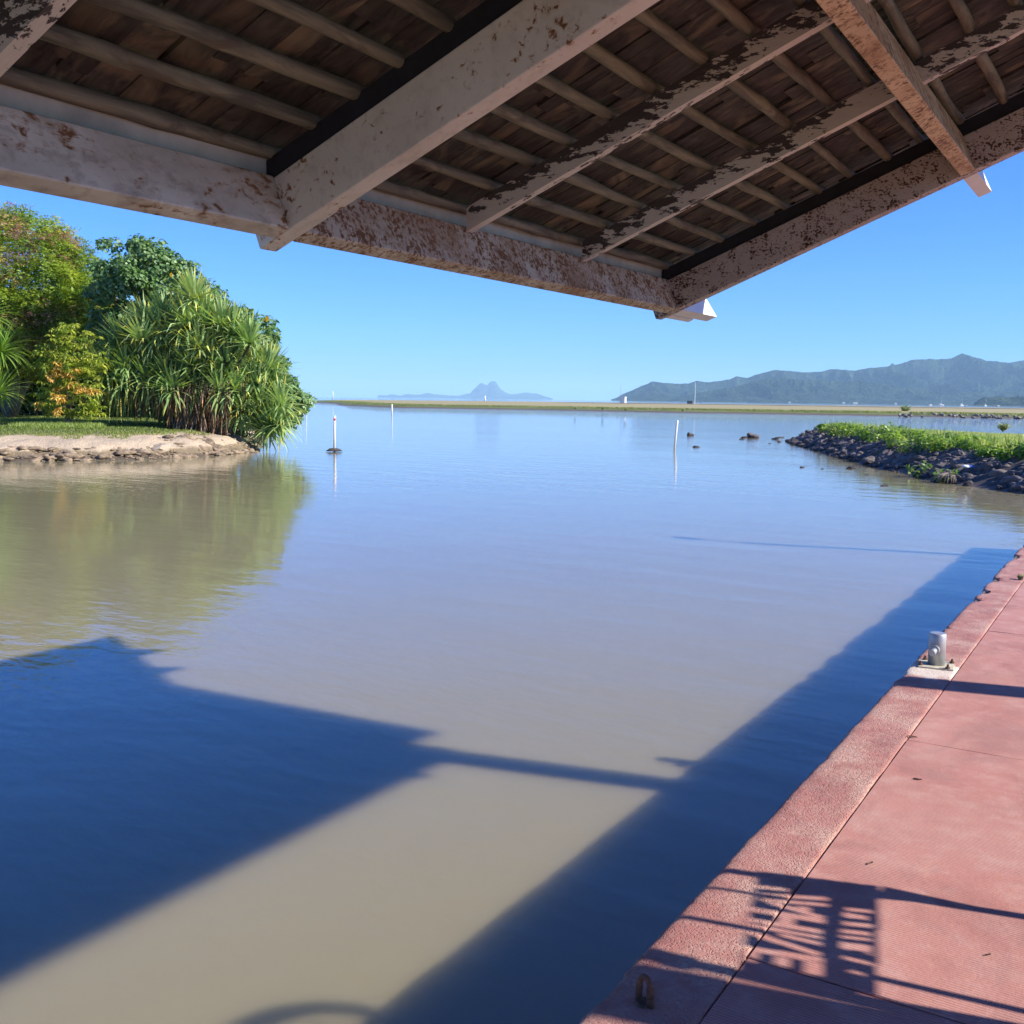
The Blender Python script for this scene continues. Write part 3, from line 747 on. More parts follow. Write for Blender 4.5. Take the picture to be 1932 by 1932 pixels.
# ------------------------------------------------------------------ cut-out sign on an arched stand (beside the walkway; its shadow falls on the quay)
G = Vector((0.163, -0.66, 0)).normalized(); MN = Vector((-G.y, G.x, 0))      # plane: MN.P = CC
if MN.x < 0: MN = -MN
LV = Vector((1.62, 0.39, 1.0)); CC = 1.81
O0 = MN * CC
def back(sx, sy):
    """shadow point on the quay -> (s along the plate, height over the quay)"""
    zz = (CC - (MN.x * sx + MN.y * sy)) / (MN.x * LV.x + MN.y * LV.y)
    P = Vector((sx + LV.x * zz, sy + LV.y * zz, 0)) - O0
    return P.dot(G), zz
def zb1(x, y):
    p = onz((1800 + x / 4.2) * .754688, (2120 + y / 4.2) * .754688, QZ); return back(p[0], p[1])
strokes = [(370, 485, 1140, 535, 38), (420, 540, 1130, 600, 32), (490, 560, 1090, 735, 38), (320, 640, 1100, 770, 46), (280, 750, 1080, 880, 42), (290, 808, 1070, 942, 36),
           (550, 890, 1060, 1008, 36), (270, 860, 520, 950, 60), (490, 945, 1050, 1120, 48), (240, 1045, 1080, 1180, 55), (380, 405, 720, 442, 34),
           (1310, 640, 1610, 670, 34), (1300, 700, 1560, 740, 44), (1290, 790, 1600, 820, 40), (1275, 870, 1600, 905, 40), (1270, 930, 1590, 965, 30),
           (1260, 1020, 1600, 1060, 70), (1540, 1105, 1600, 1115, 26), (1280, 1145, 1600, 1220, 32), (1360, 1290, 1520, 1330, 24)]
quads = [[(620, 680), (800, 700), (770, 840), (600, 800)], [(800, 612), (960, 620), (960, 680), (810, 660)], [(250, 1060), (400, 1080), (400, 1200), (300, 1190)], [(570, 1130), (735, 1160), (735, 1255), (560, 1220)], [(895, 1180), (1080, 1210), (1085, 1345), (890, 1310)]]
for (x0, y0, x1, y1, wd) in strokes:
    dx, dy = x1 - x0, y1 - y0; l_ = math.hypot(dx, dy); nx, ny = -dy / l_ * wd / 2, dx / l_ * wd / 2
    quads.append([(x0 + nx, y0 + ny), (x1 + nx, y1 + ny), (x1 - nx, y1 - ny), (x0 - nx, y0 - ny)])
quads = [[zb1(*p) for p in q] for q in quads]
cor = [zb1(*p) for p in [(395, 240), (1665, 400), (1640, 1545), (190, 1345)]]
s0 = min(c[0] for c in cor); s1 = max(c[0] for c in cor); h0 = min(c[1] for c in cor); h1 = max(c[1] for c in cor)
cs = 0.0045
ss = np.arange(s0, s1, cs); hs = np.arange(h0, h1, cs)
def inside(q, a, b):
    r = np.zeros(a.shape, bool); n = len(q)
    for i in range(n):
        x0, y0 = q[i]; x1, y1 = q[(i + 1) % n]
        cnd = ((y0 > b) != (y1 > b)) & (a < (x1 - x0) * (b - y0) / (y1 - y0 + 1e-12) + x0); r ^= cnd
    return r
A_, B_ = np.meshgrid(ss + cs / 2, hs + cs / 2)
hole = np.zeros(A_.shape, bool)
for q in quads: hole |= inside(q, A_, B_)
solid = inside(cor, A_, B_) & ~hole
stand = empty('cutout_sign_stand', tuple(O0 + G * ((s0 + s1) / 2) + Vector((0, 0, QZ)))); tag(stand, 'dark metal sign with cut-out letters on an arched pipe stand beside the quay', 'sign')
SO = Vector(stand.location)
def PW(s, h, off=0.0): return O0 + G * s + MN * off + Vector((0, 0, QZ + h)) - SO
V = []; Fc = []; vid = {}
def gv(i, j, k):
    if (i, j, k) not in vid:
        vid[(i, j, k)] = len(V); V.append(tuple(PW(s0 + j * cs, h0 + i * cs, 0.002 * (1 if k else -1))))
    return vid[(i, j, k)]
ny_, nx_ = solid.shape
for i in range(ny_):
    for j in range(nx_):
        if not solid[i, j]: continue
        for k in (0, 1): Fc.append((gv(i, j, k), gv(i, j + 1, k), gv(i + 1, j + 1, k), gv(i + 1, j, k)))
        for (di, dj, a, b_) in ((-1, 0, (i, j), (i, j + 1)), (1, 0, (i + 1, j), (i + 1, j + 1)), (0, -1, (i, j), (i + 1, j)), (0, 1, (i, j + 1), (i + 1, j + 1))):
            ii, jj = i + di, j + dj
            if ii < 0 or jj < 0 or ii >= ny_ or jj >= nx_ or not solid[ii, jj]:
                Fc.append((gv(*a, 0), gv(*b_, 0), gv(*b_, 1), gv(*a, 1)))
obj('sign_plate', mesh_from('sign_plate', V, Fc, SIGNMET), stand)
def bar(p, q, r0, r1=None, name='bar'):
    a = back(*p); b_ = back(*q)
    MB().tube([PW(*a), PW(*b_)], [r0, r1 or r0], 10).build(name, SIGNMET, stand, smooth=True)
    return a, b_
def line_to(p, q, h):
    """extend p->q (shadow points) to the height h over the quay"""
    a = back(*p); b_ = back(*q); t = (h - a[1]) / (b_[1] - a[1])
    return a[0] + (b_[0] - a[0]) * t, h
Aa = ((-0.59, 3.385), (-1.10, 3.262)); Dd = ((-0.45, 2.745), (-0.93, 2.65))
AT = line_to(*Aa, 1.30); A0 = line_to((-0.235, 3.462), (-0.64, 3.37), 0.0); A1 = back(-0.64, 3.37)
DT = line_to(*Dd, 1.30); D1 = back(*Dd[0]); D0 = (D1[0], 0.0)
MB().tube([PW(A0[0], 0), PW(*A1), PW(*AT)], 0.021, 12).build('pole', SIGNMET, stand, smooth=True)
MB().tube([PW(*D0), PW(*D1), PW(*DT)], 0.025, 12).build('pole', SIGNMET, stand, smooth=True)
BT = line_to((-1.0, 3.148), (-1.105, 3.118), 1.40); CT = line_to((-0.94, 2.862), (-1.01, 2.860), 1.40)
MB().tube([PW(*back(-0.90, 3.165)), PW(*BT)], 0.010, 8).build('bar', SIGNMET, stand, smooth=True)
MB().tube([PW(*back(-0.86, 2.93)), PW(*CT)], 0.014, 8).build('bar', SIGNMET, stand, smooth=True)
E0 = line_to((-0.54, 2.85), (-0.18, 2.90), 0.0)
MB().tube([PW(*back(-0.56, 2.848)), PW(E0[0], 0)], 0.015, 8).build('bar', SIGNMET, stand, smooth=True)
gq = [back(-0.65, 3.43), back(-0.65, 3.33), back(-0.33, 3.455)]
V = [tuple(PW(*g, off=o_)) for o_ in (-.003, .003) for g in gq]
obj('gusset', mesh_from('gusset', V, [(0, 1, 2), (5, 4, 3), (0, 3, 4, 1), (1, 4, 5, 2), (2, 5, 3, 0)], SIGNMET), stand)
# rounded hoop joining the tops
mid = (AT[0] + DT[0]) / 2; hw = abs(DT[0] - AT[0]) / 2
MB().tube([PW(mid + hw * math.cos(t), 1.30 + 0.24 * math.sin(t)) for t in np.linspace(0, PI, 25)], 0.038, 12).build('hoop', SIGNMET, stand, smooth=True)

# lamp post at the far end of the quay (its shadow crosses the water)
lp = empty('lamp_post', (1.4, 19.5 - 0.9, QZ)); tag(lp, 'plain grey lamp post at the far end of the red quay', 'lamp post')
MB().tube([(0, 0, 0), (0, 0, 0.4), (0, 0, 3.6)], [0.11, 0.09, 0.07], 16).build('pole', GALV, lp, smooth=True)
MB().tube([(0, 0, 3.58), (-0.25, 0, 3.75), (-0.6, 0, 3.8)], 0.03, 10).build('arm', GALV, lp, smooth=True)
MB().box(-0.95, -0.55, -0.09, 0.09, 3.76, 3.84).build('lamp_head', GALV, lp, bevel=0.02)
MB().box(-0.16, 0.16, -0.16, 0.16, 0, 0.02).build('base_plate', RUSTY, lp)

# ------------------------------------------------------------------ channel markers and other posts
def marker(name, base, top, r, label, cat, group=None, band=False, moundr=0.0, mat=WPVC):
    b = Vector(base); t = Vector(top) - b
    o = empty(name, tuple(b)); tag(o, label, cat, group)
    MB().tube([-t * 0.15, t * 0.98, t], [r, r, r * 0.8], 14).build('pole', mat, o, smooth=True)
    if band: MB().tube([t * 0.86, t * 0.93], r * 1.06, 14).build('band', REDBAND, o, smooth=True)
    if moundr:
        V = []; Fc = []; n = 22; mrows = 9
        for i in range(mrows):
            for k in range(n):
                a = 2 * PI * k / n; rr = moundr * (1.15 - i / (mrows - 1) * 1.15) ** 0.8
                h = moundr * 0.42 * (1 - (rr / (moundr * 1.15)) ** 2) - 0.04
                nn = mn.noise(Vector((math.cos(a) * 2 + i * .4, math.sin(a) * 2, 3))) * 0.14 * moundr
                V.append((math.cos(a) * (rr + nn), math.sin(a) * (rr + nn), h + nn * 0.5))
        for i in range(mrows - 1):
            for k in range(n): Fc.append((i * n + k, i * n + (k + 1) % n, (i + 1) * n + (k + 1) % n, (i + 1) * n + k))
        obj('mound', mesh_from('mound', V, Fc, ROCK, smooth=True), o)
    return o
g_ = 'white marker posts standing in the channel'
p1 = onz(631, 852, 0); marker('marker_post', p1, at(631.5, 787, math.hypot(p1[0], p1[1]) * 0.985), 0.052, 'upright white marker post with a red band near its top on a small dark mound', 'marker post', g_, True, 0.33)
b2 = onz(1272.5, 847, 0); f2 = -b2[0] * math.sin(YAW) + b2[1] * math.cos(YAW)
marker('marker_post', b2, at(1278, 793, f2), 0.055, 'leaning white marker post in open water off the rocky point', 'marker post', g_)
b3 = onz(739.5, 783, 0); f3 = -b3[0] * math.sin(YAW) + b3[1] * math.cos(YAW)
marker('marker_post', b3, at(739.5, 763, f3), 0.10, 'small distant white marker post close to the far grassy strip', 'marker post', g_)
f1 = -p1[0] * math.sin(YAW) + p1[1] * math.cos(YAW)
sc.objects['marker_post'].location.z = 0.06
b4 = onz(577.5, 781.5, 0); f4 = -b4[0] * math.sin(YAW) + b4[1] * math.cos(YAW)
marker('marker_post', b4, at(577.5, 768, f4), 0.10, 'tiny white marker post right beside the tip of the leafy bank trees', 'marker post', g_)
for (x, yb_, yt, d, r, lab) in ((628, 749, 738, 560, 0.22, 'thin white beacon post beyond the far sandy end of the strip'), (915, 754, 747, 600, 0.45, 'short white beacon in front of the distant twin peaked island')):
    a = at(x, yb_, d); b_ = at(x, yt, d); a[2] = 0.95
    marker('beacon', a, b_, r, lab, 'beacon')
# equipment cabin with aerial and tall mast on the strip
a = at(1176.5, 756, 520); a[2] = 0.95
cab = empty('equipment_cabin', tuple(a)); tag(cab, 'small white equipment cabin with a thin aerial on the flat strip', 'cabin')
cm = MB().box(-1.1, 1.1, -0.9, 0.9, 0, 3.0); cm.build('wall', WHITE, cab, bevel=0.05)
MB().box(-1.25, 1.25, -1.05, 1.05, 3.02, 3.2).build('roof', WHITE, cab)
MB().tube([(-1.6, 0, 0), (-1.6, 0, 9.5)], 0.10, 8).build('aerial', GALV, cab)
a = at(1311, 757, 560); a[2] = 0.95
mst = empty('radio_mast', tuple(a)); tag(mst, 'tall slender pale radio mast with a low dark box at its foot', 'mast')
MB().tube([(0, 0, 0), (0, 0, 11.6)], [0.16, 0.09], 8).build('pole', WPVC, mst)
MB().box(-4.2, -1.0, -0.8, 0.8, 0, 1.7).build('equipment_box', SIGNMET, mst, bevel=0.05)
MB().tube([(3.2, 0, 0), (3.2, 0, 1.6)], 0.14, 8).build('bollard_post', SIGNMET, mst)

# ------------------------------------------------------------------ boats and houses far across the bay
def boat(x, y, dist, hl, mast, label, cab_=True):
    p = at(x, y, dist); p[2] = 0
    o = empty('sailing_boat' if mast else 'motor_boat', tuple(p)); tag(o, label, 'boat', 'boats anchored across the bay'); o.rotation_euler = (0, 0, YAW + random.uniform(-.3, .3))
    V = []; n = 9
    for i in range(n):
        t = i / (n - 1); w_ = hl * 0.16 * math.sin(PI * (0.12 + 0.86 * t)) ** 0.6 if t < 1 else 0.02
        xx = (t - 0.5) * hl; zt = hl * 0.13 + (0.5 - t) ** 2 * hl * 0.08
        V += [(xx, -w_, zt), (xx, -w_ * 0.5, -0.1), (xx, w_ * 0.5, -0.1), (xx, w_, zt)]
    Fc = []
    for i in range(n - 1):
        for k in range(4): Fc.append((i * 4 + k, i * 4 + (k + 1) % 4, (i + 1) * 4 + (k + 1) % 4, (i + 1) * 4 + k))
    Fc += [(3, 2, 1, 0), tuple(range(len(V) - 4, len(V)))]
    obj('hull', mesh_from('hull', V, Fc, WHITE), o)
    MB().box(-hl * 0.2, hl * 0.18, -hl * 0.08, hl * 0.08, hl * 0.13, hl * 0.24).build('deckhouse', WHITE, o, bevel=hl * 0.02)
    if mast:
        MB().tube([(0.05 * hl, 0, hl * 0.2), (0.05 * hl, 0, mast)], [0.14, 0.10], 8).build('mast', WPVC, o)
        MB().tube([(0.05 * hl, 0, hl * 0.33), (-0.35 * hl, 0, hl * 0.33)], 0.2, 8).build('boom', WHITE, o)
boat(1776, 758.5, 1900, 11.0, 14.0, 'larger white sailing boat at anchor under the hills, the further left of the two')
boat(1815, 759.5, 2000, 9.0, 13.5, 'white sailing boat anchored just right of the larger one')
boat(1860, 760, 2100, 6.5, 15.0, 'slim white sailing boat in front of the low wooded point')
boat(1756, 758.5, 2000, 7.0, 0, 'small white motor boat left of both anchored sailing boats')
boat(1824, 759.5, 2100, 5.0, 0, 'tiny white motor boat beside the second anchored sailing boat')
boat(1884, 760.5, 2000, 5.5, 0, 'tiny white motor boat off the wooded point')
def house(x, y, dist, w_, label):
    p = at(x, y, dist); p[2] = 1.0
    o = empty('shore_house', tuple(p)); tag(o, label, 'house', 'pale houses along the far shore'); o.rotation_euler = (0, 0, YAW)
    w_ *= 0.6
    MB().box(-w_ / 2, w_ / 2, -4, 4, -1.5, 2.6).build('wall', FASCIA, o)
    MB().add([(-w_ / 2 - 1, -5, 2.61), (w_ / 2 + 1, -5, 2.61), (w_ / 2 + 1, 5, 2.61), (-w_ / 2 - 1, 5, 2.61), (-w_ / 2 + 3, 0, 4.6), (w_ / 2 - 3, 0, 4.6)],
             [(0, 1, 2, 3), (0, 4, 5, 1), (2, 5, 4, 3), (1, 5, 2), (3, 4, 0)]).build('roof', FASCIA, o)
house(1592, 757, 4640, 22, 'small pale house on the far shore below the middle of the long hill')
house(1614, 757, 4640, 34, 'long low pale house on the far shore right of the small one')
house(1490, 756, 4640, 16, 'tiny pale house at the left of the far shore settlement')
house(1690, 758, 4640, 14, 'tiny pale house alone on the far shore toward the anchored boats')

# ------------------------------------------------------------------ foliage helpers
def unit(v): return v / (np.linalg.norm(v, axis=-1, keepdims=True) + 1e-9)
def rand_unit(n): return unit(rng.normal(size=(n, 3)))
def kites(c, ax, nm, ln, wd, col, fold=0.0):
    """leaf quads: base, side, tip, side"""
    ax = unit(ax); sd = unit(np.cross(nm, ax)); ln = np.asarray(ln)[:, None] * np.ones((len(c), 1)); wd = np.asarray(wd)[:, None] * np.ones((len(c), 1))
    n = unit(np.cross(ax, sd))
    V = np.stack([c, c + ax * ln * 0.45 + sd * wd * 0.5 + n * fold * wd, c + ax * ln, c + ax * ln * 0.45 - sd * wd * 0.5 + n * fold * wd], 1).reshape(-1, 3)
    Fq = np.arange(len(V)).reshape(-1, 4)
    return V, Fq, np.repeat(col, 4, 0)
class Cloud:
    def __init__(s): s.V = []; s.F = []; s.C = []; s.n = 0
    def add(s, V, Fq, C):
        s.V.append(V); s.F.append(Fq + s.n); s.C.append(C); s.n += len(V)
    def mesh(s, name, mat): return mesh_from(name, np.concatenate(s.V), np.concatenate(s.F), mat, np.concatenate(s.C))
def in_poly(P, x, y):
    r = np.zeros(x.shape, bool); n = len(P)
    for i in range(n):
        x0, y0 = P[i]; x1, y1 = P[(i + 1) % n]
        r ^= ((y0 > y) != (y1 > y)) & (x < (x1 - x0) * (y - y0) / (y1 - y0 + 1e-12) + x0)
    return r
def crown_pts(P, n, dist, depth):
    """puff centres filling a crown: more of them toward its outside"""
    P = np.array(P, float); out = []
    lo = P.min(0); hi = P.max(0); cx = P.mean(0)
    while len(out) < n:
        x = rng.uniform(lo[0], hi[0]); y = rng.uniform(lo[1], hi[1])
        if not in_poly(P, np.array([x]), np.array([y]))[0]: continue
        e = abs(poly_sd(P, np.array([x]), np.array([y]))[0]); m = min(hi[0] - lo[0], hi[1] - lo[1]) / 2
        dd = math.sqrt(max(0, 1 - (1 - min(1, e / m)) ** 2)) * depth
        d = dist - dd * rng.uniform(0.55, 1.0) if rng.random() < 0.7 else dist + dd * rng.uniform(-0.5, 1.0)
        out.append(at(x, y, d))
    return np.array(out)
def puff_leaves(C, rads, per, lsize, wratio, cols, colvar, droop=0.2, shell=0.55, squash=0.8, fold=0.12, up=0.5):
    n = len(C) * per
    ci = np.repeat(np.arange(len(C)), per)
    d = rand_unit(n); r = rads[ci] * (shell + (1 - shell) * rng.random(n) ** 0.6)
    p = C[ci] + d * r[:, None] * np.array([1, 1, squash])
    nm = unit(d * 0.8 + rng.normal(size=(n, 3)) * 0.45 + np.array([0, 0, up]))
    ax = unit(np.cross(nm, rng.normal(size=(n, 3)))); ax[:, 2] -= droop; ax = unit(ax)
    base = cols[ci] * (1 + colvar * rng.normal(size=(n, 1))); base = np.clip(base, 0.004, 1)
    ln = lsize * (0.7 + 0.6 * rng.random(n))
    return kites(p, ax, nm, ln, ln * wratio, base, fold)
def trunk_mesh(pts, rads, mat, name, parent, n=9):
    return MB().tube(pts, rads, n).build(name, mat, parent, smooth=True)
def recenter(me, loc):
    v = np.empty(len(me.vertices) * 3, np.float32); me.vertices.foreach_get('co', v); v = v.reshape(-1, 3) - np.array(loc, np.float32)
    me.vertices.foreach_set('co', v.ravel()); me.update(); return me
def limbs(o, base, targets, r0, mat, name='trunk', wob=0.3):
    mb = MB(); base = Vector(base)
    for t in targets:
        t = Vector(t); k = 7; pts = []; rd = []
        for i in range(k):
            f = i / (k - 1); p = base.lerp(t, f); p.z = base.z + (t.z - base.z) * f ** 0.75
            p += Vector((mn.noise(p * 0.7), mn.noise(p * 0.7 + Vector((9, 0, 0))), 0)) * wob * math.sin(PI * f)
            pts.append(p - base); rd.append(r0 * (1 - 0.85 * f))
        mb.tube(pts, rd, 8)
    return mb.build(name, mat, o, smooth=True)

# ---- feathery leaved tree, far left
def pal(n, cs, ws):
    cs = np.array(cs); return cs[rng.choice(len(cs), n, p=np.array(ws) / sum(ws))]
FT_P = [(-190, 420), (-120, 380), (-20, 392), (50, 396), (95, 415), (130, 432), (165, 462), (190, 500), (208, 530), (218, 570), (200, 640), (150, 690), (60, 700), (-100, 720), (-200, 700)]
ftb = at(20, 792, 56); ftb[2] = 0.95
ft = empty('feathery_tree', tuple(ftb)); tag(ft, 'broad feathery yellow green tree with reddish dry pods at the far left bank', 'tree')
C = crown_pts([(p[0], p[1] + 12) for p in FT_P], 560, 57, 6.0)
cl = Cloud()
cols = pal(len(C), [(0.30, 0.38, 0.035), (0.22, 0.32, 0.03), (0.40, 0.43, 0.06), (0.15, 0.24, 0.03), (0.34, 0.19, 0.12), (0.44, 0.34, 0.14)], [3.5, 4, 2.2, 3.5, 2.2, 1.2])
rad = rng.uniform(0.55, 1.05, len(C))
# each puff carries fine drooping pinnate sprays
per = 46
ci = np.repeat(np.arange(len(C)), per); n = len(ci)
d = rand_unit(n); d[:, 2] = np.abs(d[:, 2]) * 0.9 - 0.25; d = unit(d)
root = C[ci] + d * (rad[ci] * 0.55)[:, None]
out = unit(d + rng.normal(size=(n, 3)) * 0.25)
nseg = 8
sl_ = 0.45 + 0.25 * rng.random(n)
for k in range(nseg):
    f = (k + 0.5) / nseg
    pos = root + out * (sl_ * f)[:, None] + np.array([0, 0, -1]) * (sl_ * 0.5 * f * f)[:, None]
    for sgn in (-1, 1):
        side = unit(np.cross(out, np.array([0, 0, 1.0])) * sgn + out * 0.5 + rng.normal(size=(n, 3)) * 0.25 + np.array([0, 0, -0.35]))
        nm = unit(np.array([0, 0, 1.0]) + rng.normal(size=(n, 3)) * 0.4 + d * 0.4)
        col = np.clip(cols[ci] * (1 + 0.22 * rng.normal(size=(n, 1))), 0.006, 1)
        sel = rng.random(n) < 0.62
        cl.add(*kites(pos[sel], side[sel], nm[sel], np.full(sel.sum(), 0.16) * (1.1 - 0.5 * f), np.full(sel.sum(), 0.055), col[sel], 0.05))
cl.add(*puff_leaves(C, rad * 0.7, 40, 0.24, 0.45, cols * 0.9, 0.2, droop=0.3))
obj('crown', recenter(cl.mesh('crown', LEAF), ftb), ft)
limbs(ft, ftb, [at(x, y, 57 + dd) for x, y, dd in ((-60, 520, 2), (30, 470, 0), (110, 500, 1), (150, 570, -2), (-130, 580, 0), (60, 600, -4), (0, 640, 3))], 0.30, BARK)

# ---- sea hibiscus tree with round leaves and yellow flowers
HT_P = [(175, 620), (185, 520), (190, 470), (205, 455), (235, 450), (262, 455), (280, 444), (305, 480), (330, 498), (345, 505), (372, 520), (392, 540), (412, 550), (416, 580), (450, 588), (480, 600), (512, 598), (518, 620), (512, 655), (535, 690), (548, 720), (562, 740), (580, 748), (572, 775), (545, 800), (500, 812), (440, 815), (330, 790), (200, 760)]
htb = at(330, 800, 50); htb[2] = 0.95
ht = empty('sea_hibiscus_tree', tuple(htb)); tag(ht, 'dark round leaved tree with a few yellow flowers rising behind the large screw pine', 'tree')
C = crown_pts([(p[0] - (6 if p[0] < 260 else 0), p[1] - (10 if p[1] < 560 else 2)) for p in HT_P], 560, 50, 3.6)
rad = rng.uniform(0.35, 0.62, len(C))
cols = pal(len(C), [(0.10, 0.19, 0.06), (0.14, 0.24, 0.08), (0.20, 0.31, 0.12), (0.11, 0.21, 0.055)], [3, 3, 1.5, 2])
cl = Cloud(); cl.add(*puff_leaves(C, rad, 105, 0.175, 0.95, cols, 0.2, droop=0.35, shell=0.6, up=0.7))
obj('crown', recenter(cl.mesh('crown', GLOSSLEAF), htb), ht)
limbs(ht, htb, [at(x, y, 50 + dd) for x, y, dd in ((230, 500, 0), (270, 480, 1), (330, 540, 0), (400, 600, -1), (470, 640, 0), (540, 740, 0), (210, 600, 1), (480, 760, -1))], 0.22, DARKBARK)
fl = Cloud(); FP = np.array([at(1030 * .3125, 362.3 + 500 * .3125, 46.3), at(1612 * .3125, 362.3 + 762 * .3125, 46.8), at(1605 * .3125, 362.3 + 770 * .3125, 46.8)])
for p in FP:
    a = rng.uniform(0, 2 * PI, 5)
    dirs = np.stack([np.cos(np.arange(5) * 1.257), 0.3 * np.ones(5), np.sin(np.arange(5) * 1.257)], 1)
    fl.add(*kites(np.repeat(p[None], 5, 0), dirs, np.tile([[0.5, -0.8, 0.2]], (5, 1)), np.full(5, 0.12), np.full(5, 0.10), np.tile([[0.75, 0.42, 0.01]], (5, 1))))
obj('flowers', recenter(fl.mesh('flowers', LEAF), htb), ht)['kind'] = 'stuff'

# ---- undergrowth: dark leafy mass under the trees
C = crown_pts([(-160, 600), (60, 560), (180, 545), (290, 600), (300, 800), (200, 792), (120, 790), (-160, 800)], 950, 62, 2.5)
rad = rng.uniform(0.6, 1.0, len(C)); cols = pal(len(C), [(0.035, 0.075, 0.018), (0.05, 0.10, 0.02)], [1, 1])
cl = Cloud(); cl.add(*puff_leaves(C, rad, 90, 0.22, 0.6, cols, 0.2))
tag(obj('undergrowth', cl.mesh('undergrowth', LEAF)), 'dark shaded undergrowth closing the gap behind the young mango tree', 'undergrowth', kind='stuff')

# ---- screw pines
def blade_set(cl, root, axis, nl, length, width, col, colv, spread, droop, kink=0.0, K=6, updir=0.3):
    ax = Vector(axis).normalized(); A = ax.orthogonal().normalized(); B = ax.cross(A)
    for i in range(nl):
        th = i * 2.39996 + random.uniform(-.2, .2); t = (i + 0.5) / nl
        tilt = R(spread[0]) + (R(spread[1]) - R(spread[0])) * t ** 0.85 + random.uniform(-.08, .08)
        d = (ax * math.cos(tilt) + (A * math.cos(th) + B * math.sin(th)) * math.sin(tilt)).normalized()
        ln = length * random.uniform(0.75, 1.1); w_ = width * random.uniform(0.8, 1.15)
        p = Vector(root) + d * 0.03; side = d.cross(Vector((0, 0, 1)));
        if side.length < 0.1: side = d.cross(Vector((1, 0, 0)))
        side.normalize(); side = (side + Vector((random.uniform(-.3, .3), random.uniform(-.3, .3), random.uniform(-.3, .3)))).normalized()
        V = []; kk = random.choice([K, K - 1, K - 2]) if kink and t > 0.5 and random.random() < 0.6 else 99
        dr = droop * random.uniform(0.5, 1.5) * (0.25 + 1.5 * t)
        for k in range(K + 1):
            f = k / K; ww = w_ * (0.75 + 0.6 * f if f < 0.35 else 0.96 * (1 - ((f - 0.35) / 0.65) ** 1.6) + 0.02)
            V.append(tuple(p + side * ww / 2)); V.append(tuple(p - side * ww / 2))
            step = ln / K
            d = (d + Vector((0, 0, -1)) * dr * (0.25 + f * 1.5) / K + (Vector((0, 0, -1)) * kink if k == kk else Vector())).normalized()
            p = p + d * step
        V = np.array(V); q = np.array([(2 * k, 2 * k + 1, 2 * k + 3, 2 * k + 2) for k in range(K)])
        c = np.clip(np.array(col) * (1 + colv * random.gauss(0, 1)), 0.004, 1); jj = random.uniform(-.35, .35); d = (d + Vector((jj, random.uniform(-.3, .3), random.uniform(-.2, .3))) * 0.35).normalized()
        cc = np.tile(c, (len(V), 1)); 
        if random.random() < 0.3: cc[-4:] = cc[-4:] * np.array([2.2, 1.5, 0.8])
        cl.add(V, q, cc)
def q3(x, y): return (x * .3125, 362.3 + y * .3125)
ros = [(1170, 600), (1000, 730), (880, 800), (740, 900), (700, 1010), (930, 940), (1155, 1040), (930, 1090), (1330, 880), (1250, 800), (1450, 930), (1560, 1040), (1460, 1150), (1600, 1270), (1690, 1180), (1650, 1060), (1130, 740), (860, 880), (1060, 880), (1380, 1030), (1670, 1340), (1280, 1010), (780, 1130), (690, 1150), (1040, 1180), (1210, 930), (1350, 760), (1530, 900), (1100, 960), (820, 1000), (1580, 1150), (1180, 850), (1000, 1000), (1420, 850), (1250, 700)]
spb = at(385, 822, 46); spb[2] = 0.80
sp = empty('screw_pine', tuple(spb)); tag(sp, 'large screw pine with sword leaves, dead brown skirts and prop roots at the bank tip', 'screw pine')
cl = Cloud(); roots_ = []
for (x, y) in ros:
    x = 1150 + (x - 1150) * (0.93 if x > 1150 else 1.0); y = y + (45 if y < 800 else 15)
    X_, Y_ = q3(x, y); e = (x - 1180) / 560.0
    depth = 47.2 - 2.6 * math.sqrt(max(0, 1 - e * e)) * random.uniform(0.4, 1.0)
    p = at(X_, Y_, depth); roots_.append(p)
    ax = (e * 0.45 * math.cos(YAW) + random.uniform(-.15, .15) + 0.10, e * 0.45 * math.sin(YAW) - 0.28 + random.uniform(-.2, .2), 1.0 if y < 1050 else 0.75)
    col = random.choice([(0.25, 0.37, 0.13), (0.30, 0.42, 0.17), (0.21, 0.32, 0.12), (0.35, 0.45, 0.18)])
    blade_set(cl, p, ax, 84, 1.5, 0.118, col, 0.22, (2, 90), 0.12, kink=0.9)
# rosettes on the hidden side keep the crown whole from elsewhere
for (x, y) in [(1000, 1090), (1120, 1120), (1240, 1110), (1340, 1120), (880, 1130), (1420, 1200), (1500, 1290), (1560, 1360), (1640, 1410), (760, 1060), (1700, 1290), (1110, 830), (960, 860), (1290, 930), (1400, 1120), (720, 1160), (640, 1090), (900, 1210), (1050, 1200), (1180, 1190), (1330, 1210), (1460, 1330), (1600, 1440), (1700, 1400)]:
    p = at(*q3(x, y), 45.4 + random.uniform(-.5, .6)); roots_.append(p)
    blade_set(cl, p, ((x - 1180) / 1400, -0.4, 1), 74, 1.4, 0.112, random.choice([(0.24, 0.36, 0.12), (0.30, 0.42, 0.15)]), 0.16, (4, 125), 0.5, kink=1.1)
for i in range(16):
    p = at(random.uniform(280, 520), random.uniform(620, 760), 48.3 + random.uniform(0, 2.0)); roots_.append(p)
    blade_set(cl, p, (random.uniform(-.3, .3), random.uniform(-.1, .5), 1), 40, 1.3, 0.085, (0.15, 0.24, 0.09), 0.16, (4, 110), 0.35, kink=1.0)
obj('crown', recenter(cl.mesh('crown', GLOSSLEAF), spb), sp)
